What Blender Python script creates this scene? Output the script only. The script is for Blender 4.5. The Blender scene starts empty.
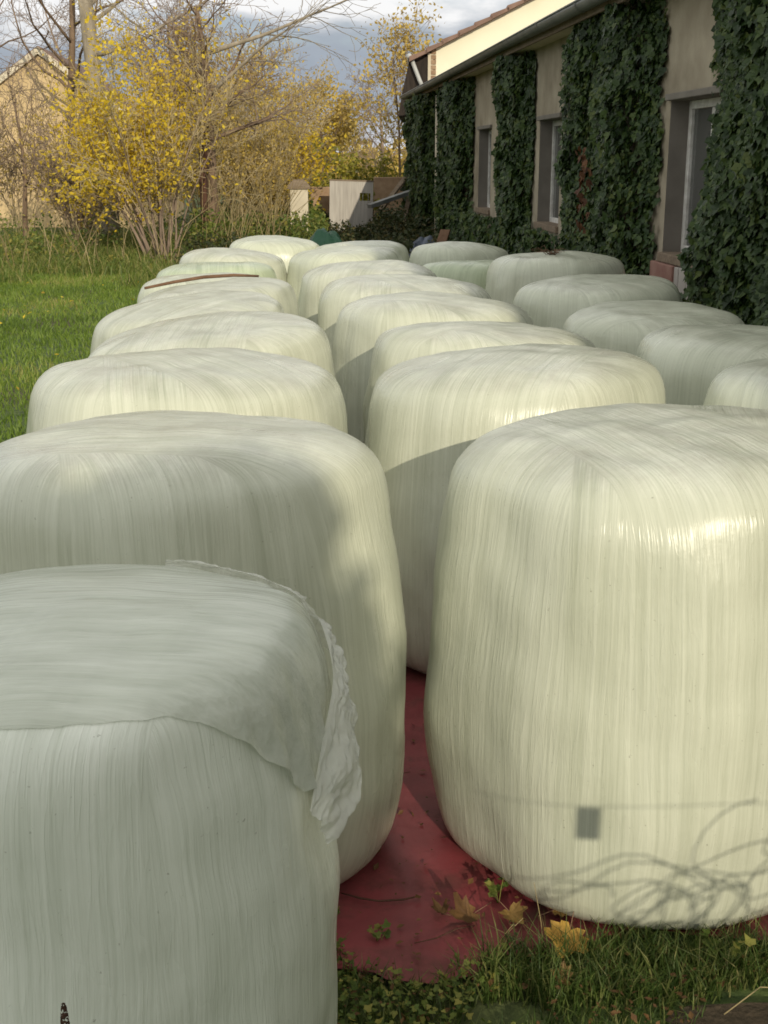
import bpy, bmesh, math, random
import numpy as np
from mathutils import Vector, noise as mnoise

RNG = np.random.default_rng(11)
random.seed(11)
R_ = math.radians
SC = bpy.context.scene
COL = SC.collection

# ------------------------------------------------------------------ helpers
def link_mesh(name, V, F, mat, parent=None, smooth=True, loc=(0, 0, 0), rotz=0.0):
    me = bpy.data.meshes.new(name)
    V = np.asarray(V, float)
    me.from_pydata(V.tolist(), [], F if isinstance(F, list) else F.tolist())
    if smooth:
        me.polygons.foreach_set('use_smooth', [True] * len(me.polygons))
    me.materials.append(mat)
    me.update()
    o = bpy.data.objects.new(name, me)
    COL.objects.link(o)
    o.location = loc
    o.rotation_euler = (0, 0, rotz)
    if parent:
        o.parent = parent
    return o

def empty(name, loc=(0, 0, 0), rotz=0.0):
    o = bpy.data.objects.new(name, None)
    o.empty_display_size = 0.2
    COL.objects.link(o)
    o.location = loc
    o.rotation_euler = (0, 0, rotz)
    return o

def tag(o, label, cat, group=None, kind=None):
    o['label'] = label
    o['category'] = cat
    if group: o['group'] = group
    if kind: o['kind'] = kind
    return o

class MB:
    """collects polygons, then links them as one mesh"""
    def __init__(s): s.V = []; s.F = []; s.n = 0
    def add(s, V, F):
        V = np.asarray(V, float)
        F = F if isinstance(F, list) else F.tolist()
        s.F += [[i + s.n for i in f] for f in F]
        s.V.append(V); s.n += len(V); return s
    def box(s, x0, x1, y0, y1, z0, z1):
        V = [(x0,y0,z0),(x1,y0,z0),(x1,y1,z0),(x0,y1,z0),(x0,y0,z1),(x1,y0,z1),(x1,y1,z1),(x0,y1,z1)]
        return s.add(V, [[0,3,2,1],[4,5,6,7],[0,1,5,4],[1,2,6,5],[2,3,7,6],[3,0,4,7]])
    def tube(s, P, r, n=6, cap=True):
        P = np.asarray(P, float); m = len(P)
        r = np.broadcast_to(np.asarray(r, float), (m,))
        T = np.gradient(P, axis=0); T /= np.linalg.norm(T, axis=1)[:, None] + 1e-9
        up = np.array([0, 0, 1.0]) if abs(T[0, 2]) < .9 else np.array([1.0, 0, 0])
        A = np.cross(T, up); A /= np.linalg.norm(A, axis=1)[:, None] + 1e-9
        B = np.cross(T, A)
        th = np.linspace(0, 2*np.pi, n, endpoint=False)
        V = P[:, None] + r[:, None, None]*(A[:, None]*np.cos(th)[None, :, None] + B[:, None]*np.sin(th)[None, :, None])
        V = V.reshape(-1, 3)
        F = [[i*n+j, i*n+(j+1) % n, (i+1)*n+(j+1) % n, (i+1)*n+j] for i in range(m-1) for j in range(n)]
        if cap:
            F.append(list(range(n))[::-1]); F.append([(m-1)*n+j for j in range(n)])
        return s.add(V, F)
    def quad(s, a, b, c, d): return s.add([a, b, c, d], [[0, 1, 2, 3]])
    def build(s, name, mat, parent=None, smooth=False, loc=(0,0,0), bevel=0.0, rotz=0.0):
        o = link_mesh(name, np.concatenate(s.V), s.F, mat, parent, smooth, loc, rotz)
        if bevel:
            md = o.modifiers.new('bevel', 'BEVEL'); md.width = bevel; md.segments = 2; md.limit_method = 'ANGLE'
        return o

def unit(v):
    v = np.asarray(v, float)
    return v / (np.linalg.norm(v, axis=-1, keepdims=True) + 1e-9)

IVY = np.array([(0,-.42,0),(.30,-.5,.02),(.52,-.12,.08),(.26,.08,0),(.0,.62,.1),(-.26,.08,0),(-.52,-.12,.08),(-.30,-.5,.02)])
OVAL = np.array([(0,-.5,0),(.3,-.05,.07),(0,.5,0),(-.3,-.05,.07)])
BLADE = np.array([(-.05,-.5,0),(.05,-.5,0),(0,.5,.05)])
def leaves(P, N, S, tmpl, rng, droop=None):
    """one small face per leaf, facing along N, size S"""
    P = np.asarray(P, float); n = len(P); k = len(tmpl)
    N = unit(N)
    ref = unit(rng.normal(size=(n, 3)))
    if droop is not None:
        ref = unit(np.array([0, 0, -1.0]) * droop + rng.normal(size=(n, 3)) * .5)
    A = unit(np.cross(N, ref)); B = np.cross(A, N)
    S = np.broadcast_to(S, (n,))
    V = P[:, None] + S[:, None, None]*(A[:, None]*tmpl[None, :, 0, None] + B[:, None]*tmpl[None, :, 1, None] + N[:, None]*tmpl[None, :, 2, None])
    F = (np.arange(n)[:, None]*k + np.arange(k)[None]).tolist()
    return V.reshape(-1, 3), F

# ------------------------------------------------------------------ materials
class NT:
    def __init__(s, name):
        s.m = bpy.data.materials.new(name); s.m.use_nodes = True
        s.t = s.m.node_tree; s.t.nodes.clear()
        s.out = s.t.nodes.new('ShaderNodeOutputMaterial')
    def n(s, typ, **kw):
        nd = s.t.nodes.new(typ)
        for k, v in kw.items():
            if k[0] == '_':
                key = k[1:].replace('_', ' ')
                key = int(key) if key.isdigit() else key
                sk = nd.inputs[key]
                if hasattr(v, 'is_output') or isinstance(v, bpy.types.NodeSocket): s.t.links.new(v, sk)
                else: sk.default_value = v
            else: setattr(nd, k, v)
        return nd
    def math(s, op, a, b=0.0, c=0.0, clamp=False):
        nd = s.n('ShaderNodeMath', operation=op, _0=a, _1=b, _2=c); nd.use_clamp = clamp
        return nd.outputs[0]
    def mix(s, f, a, b):
        nd = s.n('ShaderNodeMix', data_type='RGBA')
        for i, v in ((0, f), (6, a), (7, b)):
            if isinstance(v, bpy.types.NodeSocket): s.t.links.new(v, nd.inputs[i])
            else: nd.inputs[i].default_value = v if i == 0 else (*v, 1)[:4]
        return nd.outputs[2]
    def noise(s, vec, scale, detail=3.0, rough=.55):
        nd = s.n('ShaderNodeTexNoise', _Scale=scale, _Detail=detail, _Roughness=rough)
        if vec is not None: s.t.links.new(vec, nd.inputs['Vector'])
        return nd.outputs['Fac']
    def ramp(s, f, stops):
        nd = s.n('ShaderNodeValToRGB', _Fac=f); e = nd.color_ramp.elements
        while len(e) < len(stops): e.new(.5)
        for el, (p, c) in zip(e, stops): el.position = p; el.color = (*c, 1)
        return nd.outputs[0]
    def scaled(s, vec, sc):
        nd = s.n('ShaderNodeMapping'); s.t.links.new(vec, nd.inputs['Vector']); nd.inputs['Scale'].default_value = sc
        return nd.outputs[0]
    def done(s, sh): s.t.links.new(sh, s.out.inputs['Surface']); return s.m

def simple(name, c1, c2, scale=6.0, rough=.8, bump=.3, bdist=.01, bscale=None, stretch=(1,1,1), spec=.3, metal=0.0):
    g = NT(name); tc = g.n('ShaderNodeTexCoord').outputs['Object']
    v = g.scaled(tc, stretch)
    f = g.noise(v, scale, 5)
    f2 = g.noise(v, scale*.23, 3)
    fac = g.math('ADD', g.math('MULTIPLY', f, .6), g.math('MULTIPLY', f2, .4))
    col = g.ramp(fac, [(.33, c1), (.67, c2)])
    h = g.noise(v, bscale or scale*5, 4)
    b = g.n('ShaderNodeBump', _Strength=bump, _Distance=bdist, _Height=h)
    p = g.n('ShaderNodeBsdfPrincipled', _Base_Color=col, _Roughness=rough, _Metallic=metal, _Normal=b.outputs[0])
    p.inputs['Specular IOR Level'].default_value = spec
    return g.done(p.outputs[0])

def leafmat(name, stops, rough=.5, trans=.35, spec=.35, patch=0.0):
    g = NT(name)
    rnd = g.n('ShaderNodeNewGeometry').outputs['Random Per Island']
    tc = g.n('ShaderNodeTexCoord').outputs['Object']
    f = g.math('ADD', g.math('MULTIPLY', rnd, .7), g.math('MULTIPLY', g.noise(tc, 1.3, 2), .3))
    if patch: f = g.math('ADD', f, g.math('MULTIPLY', g.math('SUBTRACT', g.noise(tc, .45, 3), .5), patch))
    col = g.ramp(f, stops)
    p = g.n('ShaderNodeBsdfPrincipled', _Base_Color=col, _Roughness=rough)
    p.inputs['Specular IOR Level'].default_value = spec
    t = g.n('ShaderNodeBsdfTranslucent', _Color=col)
    mx = g.n('ShaderNodeMixShader', _0=trans, _1=p.outputs[0], _2=t.outputs[0])
    return g.done(mx.outputs[0])

def film(name, lo, hi, dust=.5, gloss=0.0):
    """stretch film laid in overlapping straps across the bale's ends"""
    g = NT(name); tc = g.n('ShaderNodeTexCoord').outputs['Object']
    wob = g.n('ShaderNodeTexNoise', _Scale=2.2, _Detail=2.0); g.t.links.new(tc, wob.inputs['Vector'])
    wsub = g.n('ShaderNodeVectorMath', operation='SUBTRACT', _0=wob.outputs['Color'], _1=(.5, .5, .5))
    wmul = g.n('ShaderNodeVectorMath', operation='SCALE', _0=wsub.outputs[0], _Scale=.018)
    wv = g.n('ShaderNodeVectorMath', operation='ADD', _0=tc, _1=wmul.outputs[0]).outputs[0]
    sep = g.n('ShaderNodeSeparateXYZ', _0=wv)
    x, y, z = sep.outputs
    K = 8; D = None; T = None; edge = None
    for k in range(K):
        a = math.pi*k/K*1.0 + .13*math.sin(k*2.1); off = .05*math.sin(k*3.7+1)
        d = g.math('ADD', g.math('MULTIPLY', x, math.cos(a)), g.math('MULTIPLY', y, math.sin(a)))
        d = g.math('ADD', d, off)
        t = g.math('SUBTRACT', g.math('MULTIPLY', y, math.cos(a)), g.math('MULTIPLY', x, math.sin(a)))
        dk = g.math('ADD', d, 3.71*k)
        if D is None: D, T = dk, t; continue
        ad = g.math('ABSOLUTE', d)
        m = g.math('LESS_THAN', ad, .30 + .03*math.sin(k*5))
        D = g.math('ADD', g.math('MULTIPLY', dk, m), g.math('MULTIPLY', D, g.math('SUBTRACT', 1.0, m)))
        T = g.math('ADD', g.math('MULTIPLY', t, m), g.math('MULTIPLY', T, g.math('SUBTRACT', 1.0, m)))
    vec = g.n('ShaderNodeCombineXYZ', _0=D, _1=T, _2=z).outputs[0]
    fine = g.noise(g.scaled(vec, (190, 2.5, 2.5)), 1.0, 3, .6)
    mid = g.noise(g.scaled(vec, (64, 1.2, 1.2)), 1.0, 3, .6)
    broad = g.noise(g.scaled(vec, (11, .6, .6)), 1.0, 2)
    blot = g.noise(tc, 2.6, 4)
    # creases: thin ridges along the pull of the film, some crossing it at a slant
    sl = g.n('ShaderNodeMapping'); g.t.links.new(vec, sl.inputs['Vector']); sl.inputs['Rotation'].default_value = (R_(14), 0, R_(17)); sl.inputs['Scale'].default_value = (55, 5.0, 5.0)
    cr1 = g.noise(g.scaled(vec, (70, 4.5, 4.5)), 1.0, 2, .5)
    cr2 = g.noise(sl.outputs[0], 1.0, 2, .5)
    def ridge(v, w): return g.math('SUBTRACT', 1.0, g.math('MULTIPLY', g.math('ABSOLUTE', g.math('SUBTRACT', v, .5)), w), clamp=True)
    rid1 = g.math('POWER', ridge(cr1, 11.0), 2.0); rid2 = g.math('POWER', ridge(cr2, 14.0), 2.0)
    patch = g.math('MULTIPLY', g.math('SUBTRACT', g.noise(g.scaled(vec, (4, 1.6, 1.6)), 1.0, 2), .42), 5.0, clamp=True)
    rid = g.math('ADD', g.math('MULTIPLY', rid1, g.math('ADD', .12, g.math('MULTIPLY', g.noise(g.scaled(vec, (7, 2.5, 2.5)), 1.0, 2), .45))), g.math('MULTIPLY', rid2, g.math('MULTIPLY', patch, .32)))
    nz = g.n('ShaderNodeSeparateXYZ', _0=g.n('ShaderNodeNewGeometry').outputs['Normal']).outputs[2]
    up = g.math('MULTIPLY', g.math('SUBTRACT', nz, .6), 2.5, clamp=True)
    f = g.math('ADD', g.math('MULTIPLY', fine, .30), g.math('MULTIPLY', mid, .30))
    f = g.math('ADD', f, g.math('MULTIPLY', broad, .18))
    f = g.math('ADD', f, g.math('MULTIPLY', blot, .22))
    f = g.math('ADD', g.math('MULTIPLY', g.math('SUBTRACT', f, .5), g.math('ADD', .72, g.math('MULTIPLY', up, 1.4))), .5)
    f = g.math('SUBTRACT', f, g.math('MULTIPLY', rid, .03))
    col = g.ramp(f, [(.35, lo), (.64, hi)])
    dn = g.math('MULTIPLY', g.math('SUBTRACT', g.math('ADD', g.math('MULTIPLY', g.noise(tc, 7.0, 6, .7), .6), g.math('MULTIPLY', mid, .4)), .42), 4.5, clamp=True)
    col = g.mix(g.math('MULTIPLY', g.math('MULTIPLY', up, dn), dust), col, (.27, .25, .195))
    spk = g.noise(tc, 90.0, 2)
    sp = g.math('MULTIPLY', g.math('SUBTRACT', spk, .71), 14.0, clamp=True)
    col = g.mix(g.math('MULTIPLY', sp, .45), col, (.10, .085, .05))
    h = g.math('ADD', g.math('ADD', g.math('MULTIPLY', fine, .30), g.math('MULTIPLY', mid, .45)), g.math('MULTIPLY', rid, .42))
    h = g.math('ADD', h, g.math('MULTIPLY', g.noise(tc, 16.0, 3), .5))
    b = g.n('ShaderNodeBump', _Strength=.5, _Distance=.006, _Height=h)
    ro = g.math('ADD', .14 - gloss, g.math('MULTIPLY', g.noise(g.scaled(vec, (9, 2, 2)), 1.0, 2), .34))
    p = g.n('ShaderNodeBsdfPrincipled', _Base_Color=col, _Roughness=ro, _Normal=b.outputs[0])
    p.inputs['Specular IOR Level'].default_value = .5
    p.inputs['Sheen Weight'].default_value = 0.0
    return g.done(p.outputs[0])

M = {}
M['film'] = film('pale_green_film', (.37, .39, .295), (.635, .65, .54))
M['film_cool'] = film('grey_green_film', (.40, .425, .325), (.64, .665, .535), .45)
M['film_white_lifted'] = film('whitish_film_shade_lifted', (.48, .52, .43), (.78, .81, .73), .2, .05)  # whiter wrap, colour also lifted to offset the shade on the front bale
M['film_green'] = film('green_film', (.32, .38, .25), (.55, .61, .44), .3)
M['ivy'] = leafmat('ivy_leaf', [(.08, (.014, .030, .009)), (.45, (.030, .060, .014)), (.75, (.058, .095, .020)), (.97, (.12, .14, .03))], .5, .2, .3)
M['ivy_dead'] = leafmat('ivy_leaf_dead', [(.2, (.085, .035, .018)), (.8, (.15, .065, .025))], .7, .2)
M['yellow'] = leafmat('yellow_leaf', [(.1, (.40, .28, .03)), (.45, (.70, .50, .03)), (.8, (.80, .62, .06)), (.97, (.50, .45, .09))], .55, .45)
M['ochre'] = leafmat('ochre_leaf', [(.1, (.28, .20, .07)), (.5, (.50, .36, .09)), (.9, (.66, .50, .13))], .6, .4)
M['olive'] = leafmat('olive_leaf', [(.1, (.12, .13, .025)), (.5, (.27, .26, .04)), (.9, (.50, .42, .06))], .55, .4)
M['scrub'] = leafmat('scrub_leaf', [(.1, (.06, .10, .018)), (.45, (.13, .18, .035)), (.75, (.24, .25, .06)), (.92, (.42, .34, .07))], .55, .35)
M['darkgreen'] = leafmat('dark_shrub_leaf', [(.1, (.025, .035, .012)), (.6, (.06, .075, .025)), (.95, (.14, .10, .04))], .6, .3)
M['lawn'] = leafmat('lawn_blade', [(.1, (.085, .14, .02)), (.5, (.16, .24, .035)), (.8, (.23, .30, .055)), (.97, (.34, .31, .10))], .5, .35, .35, 1.6)
M['tallgrass'] = leafmat('rough_grass_blade', [(.1, (.07, .11, .02)), (.45, (.14, .19, .035)), (.75, (.26, .25, .08)), (.95, (.42, .36, .16))], .55, .35)
M['foregrass'] = leafmat('foreground_blade', [(.1, (.04, .075, .016)), (.55, (.09, .14, .03)), (.8, (.20, .22, .07)), (.97, (.38, .32, .16))], .5, .35)
M['straw'] = leafmat('straw_stem', [(.1, (.22, .17, .08)), (.6, (.38, .30, .15)), (.95, (.46, .40, .24))], .7, .2)
M['bark_grey'] = simple('grey_bark', (.17, .14, .10), (.38, .33, .26), 9, .9, .6, .02, stretch=(1, 1, .25))
M['bark_brown'] = simple('brown_bark', (.10, .065, .04), (.27, .19, .13), 9, .9, .7, .03, stretch=(1, 1, .2))
M['bark_red'] = simple('rotten_wood', (.05, .028, .02), (.15, .07, .045), 10, .9, .6, .02, stretch=(1, 1, .2))
M['twig'] = simple('twig_bark', (.19, .14, .11), (.33, .25, .19), 5, .9, .1)
M['twig_pale'] = simple('pale_twig_bark', (.34, .27, .15), (.52, .42, .25), 5, .9, .1)
M['plaster'] = simple('weathered_plaster', (.21, .175, .125), (.43, .375, .285), 2.6, .92, .5, .006, 60)
M['plaster_grey'] = simple('grey_reveal_plaster', (.15, .135, .115), (.22, .20, .175), 4, .92, .4, .006, 60)
M['yellow_wall'] = simple('yellow_render', (.78, .745, .58), (.85, .82, .66), 1.2, .9, .2, .004, 50)
M['tan_wall'] = simple('tan_render', (.50, .37, .20), (.62, .47, .27), 1.2, .9, .2, .004, 50)
M['pale_stone'] = simple('pale_limewash', (.50, .44, .34), (.68, .61, .48), 3, .9, .3, .01)
M['zinc'] = simple('weathered_zinc', (.15, .155, .15), (.25, .255, .245), 4, .55, .15, .003, metal=.35)
M['zinc_pale'] = simple('galvanised_pipe', (.36, .37, .37), (.48, .49, .49), 4, .5, .1, .003)
M['roof_tile'] = simple('brown_tile', (.15, .095, .075), (.26, .17, .135), 5, .85, .4, .01)
M['timber_shade'] = simple('eaves_shade_timber', (.016, .012, .010), (.045, .034, .028), 4, .85, .4, .01, stretch=(6, 6, 1))  # timber darkened to stand for the shade in the eaves recess
M['brick'] = simple('bare_brick', (.25, .16, .10), (.42, .30, .20), 7, .9, .6, .01)
M['white_paint'] = simple('flaking_white_paint', (.42, .40, .36), (.74, .73, .70), 14, .6, .4, .002)
M['old_timber'] = simple('grey_weathered_timber', (.13, .095, .065), (.27, .21, .15), 6, .85, .4, .006, stretch=(.5, 6, 6))
M['red_paint'] = simple('faded_red_paint', (.20, .085, .07), (.33, .20, .16), 7, .85, .4, .006)
M['board_white'] = simple('dirty_white_board', (.31, .285, .26), (.48, .45, .41), 3, .75, .2, .004, stretch=(8, 1, .6))
M['green_tarp'] = simple('green_tarpaulin', (.006, .036, .020), (.014, .055, .032), 5, .5, .3, .01)
M['soil'] = simple('dark_soil', (.035, .028, .018), (.085, .062, .04), 9, .95, .8, .02)
M['blue_grey'] = simple('blue_grey_plastic', (.08, .10, .14), (.14, .16, .20), 6, .5, .2)
M['wire'] = simple('rusty_wire', (.10, .06, .04), (.22, .15, .11), 10, .7, .1)
M['plate'] = simple('grey_plate', (.22, .22, .22), (.34, .34, .34), 8, .5, .1)
M['stick'] = simple('brown_stick', (.11, .06, .035), (.22, .13, .08), 12, .85, .4, .004)
M['leaf_brown'] = simple('brown_dead_leaf', (.07, .035, .014), (.18, .095, .032), 20, .7, .3, .003)
M['leaf_gold'] = simple('golden_maple_leaf', (.27, .15, .03), (.42, .26, .05), 18, .6, .3, .003)
M['leaf_ochre'] = simple('ochre_maple_leaf', (.15, .09, .03), (.26, .16, .045), 18, .6, .3, .003)

# glass: old panes, dark room behind
g = NT('old_window_glass'); tc = g.n('ShaderNodeTexCoord').outputs['Object']
bn = g.n('ShaderNodeBump', _Strength=.08, _Distance=.01, _Height=g.noise(tc, 3.0, 2))
p = g.n('ShaderNodeBsdfPrincipled', _Base_Color=(.085, .087, .082, 1), _Roughness=.10, _Normal=bn.outputs[0])
M['glass'] = g.done(p.outputs[0])

# red plastic sheet on the ground, muddy in places
g = NT('red_plastic_sheet'); tc = g.n('ShaderNodeTexCoord').outputs['Object']
f = g.noise(tc, 5.0, 5); c = g.ramp(f, [(.3, (.17, .032, .038)), (.7, (.28, .055, .064))])
mud = g.math('MULTIPLY', g.math('SUBTRACT', g.noise(tc, 4.2, 6, .65), .49), 5.0, clamp=True)
c = g.mix(g.math('MULTIPLY', mud, .75), c, (.055, .035, .022))
b = g.n('ShaderNodeBump', _Strength=.4, _Distance=.01, _Height=g.noise(tc, 9.0, 4))
ro = g.math('ADD', .45, g.math('MULTIPLY', mud, .35))
p = g.n('ShaderNodeBsdfPrincipled', _Base_Color=c, _Roughness=ro, _Normal=b.outputs[0])
M['red_sheet'] = g.done(p.outputs[0])

# loose clear-white film
g = NT('loose_clear_film'); tc = g.n('ShaderNodeTexCoord').outputs['Object']
n1 = g.noise(g.scaled(tc, (3, 110, 60)), 1.0, 4)
n0 = g.noise(g.scaled(tc, (5, 22, 12)), 1.0, 3)
hh = g.math('ADD', g.math('MULTIPLY', n1, .4), g.math('MULTIPLY', n0, .6))
b = g.n('ShaderNodeBump', _Strength=.9, _Distance=.007, _Height=hh)
colf = g.ramp(hh, [(.32, (.52, .555, .47)), (.68, (.78, .81, .73))])
p = g.n('ShaderNodeBsdfPrincipled', _Base_Color=colf, _Roughness=.13, _Normal=b.outputs[0])
t = g.n('ShaderNodeBsdfTranslucent', _Color=(.66, .67, .58, 1), _Normal=b.outputs[0])
tr = g.n('ShaderNodeBsdfTransparent', _Color=(.95, .96, .93, 1))
m1 = g.n('ShaderNodeMixShader', _0=.18, _1=p.outputs[0], _2=t.outputs[0])
m2 = g.n('ShaderNodeMixShader', _0=.25, _1=m1.outputs[0], _2=tr.outputs[0])
M['loose_film'] = g.done(m2.outputs[0])

g = NT('crumpled_clear_film'); tc = g.n('ShaderNodeTexCoord').outputs['Object']
n1 = g.noise(tc, 45.0, 4)
b = g.n('ShaderNodeBump', _Strength=.6, _Distance=.006, _Height=n1)
p = g.n('ShaderNodeBsdfPrincipled', _Base_Color=(.80, .81, .75, 1), _Roughness=.10, _Normal=b.outputs[0])
t = g.n('ShaderNodeBsdfTranslucent', _Color=(.74, .75, .66, 1), _Normal=b.outputs[0])
tr = g.n('ShaderNodeBsdfTransparent', _Color=(.97, .97, .95, 1))
m1 = g.n('ShaderNodeMixShader', _0=.35, _1=p.outputs[0], _2=t.outputs[0])
m2 = g.n('ShaderNodeMixShader', _0=.42, _1=m1.outputs[0], _2=tr.outputs[0])
M['flap_film'] = g.done(m2.outputs[0])

# ground: short turf and earth
g = NT('turf_ground'); tc = g.n('ShaderNodeTexCoord').outputs['Object']
a = g.noise(tc, .5, 5); bb = g.noise(tc, 14.0, 5)
c1 = g.ramp(bb, [(.3, (.030, .055, .012)), (.7, (.095, .135, .030))])
c2 = g.ramp(bb, [(.3, (.045, .034, .018)), (.7, (.10, .085, .045))])
c = g.mix(g.ramp(a, [(.5, (0, 0, 0)), (.66, (1, 1, 1))]), c1, c2)
b = g.n('ShaderNodeBump', _Strength=.8, _Distance=.03, _Height=bb)
p = g.n('ShaderNodeBsdfPrincipled', _Base_Color=c, _Roughness=.95, _Normal=b.outputs[0])
M['ground'] = g.done(p.outputs[0])

# ------------------------------------------------------------------ world, sun, camera
SUN_EL, SUN_AZ = 18.0, 9.0          # low autumn sun behind the viewer's right shoulder
w = bpy.data.worlds.new('World'); SC.world = w; w.use_nodes = True
t = w.node_tree; t.nodes.clear()
class WN(NT):
    def __init__(s, t): s.t = t
g = WN(t)
out = g.n('ShaderNodeOutputWorld')
sky = g.n('ShaderNodeTexSky', sky_type='NISHITA'); sky.sun_disc = False
sky.sun_elevation = R_(SUN_EL); sky.sun_rotation = R_(180 - SUN_AZ)
sky.air_density = 1.0; sky.dust_density = 1.2
d = g.n('ShaderNodeTexCoord').outputs['Generated']
sp = g.n('ShaderNodeSeparateXYZ', _0=d); dz = sp.outputs[2]
flat = g.scaled(d, (1.0, 1.0, 3.2))
n1 = g.noise(flat, 5.0, 6, .55)
n2 = g.noise(g.scaled(d, (1, 1, 2.4)), 13.0, 5, .6)
# cloud brightness: dark bank low down, bright heaped cloud above it
h = g.math('ADD', dz, g.math('MULTIPLY', g.math('SUBTRACT', n1, .5), .17))
h = g.math('ADD', h, g.math('MULTIPLY', g.math('SUBTRACT', n2, .5), .05))
CL = 6.4
cc = g.ramp(h, [(.0, (.74, .74, .76)), (.03, (.50, .54, .60)), (.055, (.31, .355, .42)), (.088, (.37, .415, .475)), (.112, (.90, .90, .90)), (.2, (.95, .95, .92)), (.5, (.90, .90, .86))])
cs = g.n('ShaderNodeVectorMath', operation='SCALE', _0=cc, _Scale=CL)
mask = g.ramp(g.math('ADD', g.math('MULTIPLY', n1, .7), g.math('MULTIPLY', n2, .3)), [(.34, (0.75,)*3), (.5, (1, 1, 1))])
col = g.mix(mask, sky.outputs[0], cs.outputs[0])
bg = g.n('ShaderNodeBackground', _Color=col, _Strength=.135)
t.links.new(bg.outputs[0], out.inputs['Surface'])

sd = bpy.data.lights.new('sun', 'SUN'); sd.energy = 2.5; sd.angle = R_(.32); sd.color = (1.0, .90, .70)
so = bpy.data.objects.new('sun', sd); COL.objects.link(so)
ca, sa, ce, se = math.cos(R_(SUN_AZ)), math.sin(R_(SUN_AZ)), math.cos(R_(SUN_EL)), math.sin(R_(SUN_EL))
SUNV = Vector((sa*ce, -ca*ce, se))
so.rotation_euler = SUNV.to_track_quat('Z', 'Y').to_euler(); so.location = (8, -20, 12)

cd = bpy.data.cameras.new('camera'); cam = bpy.data.objects.new('camera', cd); COL.objects.link(cam)
cam.location = (0, 0, 2.0)
cam.rotation_euler = (R_(90 - 15.727), 0, R_(-4.447))
cd.sensor_fit = 'VERTICAL'; cd.sensor_height = 24.0; cd.lens = 24.0*1250/1024
cd.clip_end = 1500; cd.clip_start = .02
SC.camera = cam
SC.view_settings.view_transform = 'Standard'; SC.view_settings.look = 'None'
SC.view_settings.exposure = 0.30; SC.view_settings.gamma = 1.0
SC.cycles.filter_width = 1.7
SC.cycles.max_bounces = 6; SC.cycles.transparent_max_bounces = 12
SC.cycles.use_denoising = True

# ------------------------------------------------------------------ ground
def ground_z(x, y):
    # gentle rise into the overgrown end of the yard
    return 0.0
gm = MB()
gx = np.concatenate([np.linspace(-400, -30, 8), np.linspace(-26, 26, 40), np.linspace(30, 400, 8)])
gy = np.concatenate([np.linspace(-200, -20, 6), np.linspace(-16, 60, 50), np.linspace(70, 700, 12)])
XX, YY = np.meshgrid(gx, gy)
ZZ = np.array([[mnoise.noise(Vector((a*.35, b*.35, 0)))*.03 - .012 for a in gx] for b in gy])
near = (np.abs(XX) < 5) & (YY > -2) & (YY < 17); ZZ[near] = -.012
nx = len(gx)
gm.add(np.stack([XX, YY, ZZ], -1).reshape(-1, 3), [[j*nx+i, j*nx+i+1, (j+1)*nx+i+1, (j+1)*nx+i] for j in range(len(gy)-1) for i in range(nx-1)])
o = gm.build('ground', M['ground'], smooth=True); o['kind'] = 'structure'; o['label'] = 'grassy yard ground under and around the bales'

# red sheet below the bales
ol = [(-1.5, 1.35), (-.4, 2.3), (.02, 2.78), (.12, 2.80), (.22, 2.70), (.33, 2.67), (.44, 2.70), (.52, 2.78), (.66, 2.78), (.80, 2.82), (.95, 2.86), (1.3, 2.75), (2.0, 3.2), (3.1, 4.0), (3.1, 13.6), (-1.0, 14.4), (-1.3, 9.0), (-1.25, 5.0), (-1.6, 3.5)]
bm = bmesh.new()
vs = [bm.verts.new((a, b, .004)) for a, b in ol]
f = bm.faces.new(vs); bmesh.ops.triangulate(bm, faces=[f])
for _ in range(4):
    bmesh.ops.subdivide_edges(bm, edges=[e for e in bm.edges if e.calc_length() > .12], cuts=1)
bmesh.ops.triangulate(bm, faces=bm.faces[:])
for v in bm.verts:
    c = v.co; v.co.z = .012 + .012*mnoise.noise(c*4) + .012*(1-abs(mnoise.noise(Vector((c.x*7+c.y*3, c.y*5-c.x*4, 2))))*3) *.5 + .004*mnoise.noise(c*22)
    if c.y < 2.95: v.co.x += .02*mnoise.noise(c*9); v.co.y += .03*mnoise.noise(c*11+Vector((3, 0, 0)))
me = bpy.data.meshes.new('plastic_sheet'); bm.to_mesh(me); bm.free(); me.materials.append(M['red_sheet'])
me.polygons.foreach_set('use_smooth', [True]*len(me.polygons))
o = bpy.data.objects.new('plastic_sheet', me); COL.objects.link(o)
tag(o, 'muddy dark red plastic sheet spread on the ground under the bales', 'ground sheet')

# ------------------------------------------------------------------ bales
PROF = np.array([(0.0,1.0),(.2,.999),(.45,.991),(.66,.977),(.80,.953),(.875,.918),(.915,.86),(.94,.77),(.965,.64),(.99,.47),(1.0,.32),(.985,.18),(.94,.07),(.86,.015),(.79,0.0)])
PROF_SQ = np.array([(0.0,1.0),(.3,.998),(.6,.988),(.8,.97),(.89,.95),(.94,.915),(.965,.86),(.98,.75),(1.0,.5),(1.0,.28),(.98,.1),(.92,.03),(.84,.005),(.8,0.0)])
def dense(prof, n):
    # Catmull-Rom through the table, resampled by arc length
    P = np.vstack([2*prof[0]-prof[1], prof, 2*prof[-1]-prof[-2]]); out = []
    for i in range(1, len(P)-2):
        p0, p1, p2, p3 = P[i-1:i+3]
        for u in np.linspace(0, 1, 24, endpoint=False):
            out.append(.5*((2*p1)+(-p0+p2)*u+(2*p0-5*p1+4*p2-p3)*u*u+(-p0+3*p1-3*p2+p3)*u**3))
    out = np.array(out + [prof[-1]])
    s = np.concatenate([[0], np.cumsum(np.linalg.norm(np.diff(out, axis=0), axis=1))]); s /= s[-1]
    q = np.linspace(0, 1, n)
    return np.stack([np.interp(q, s, out[:, 0]), np.interp(q, s, out[:, 1])], -1)

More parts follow.
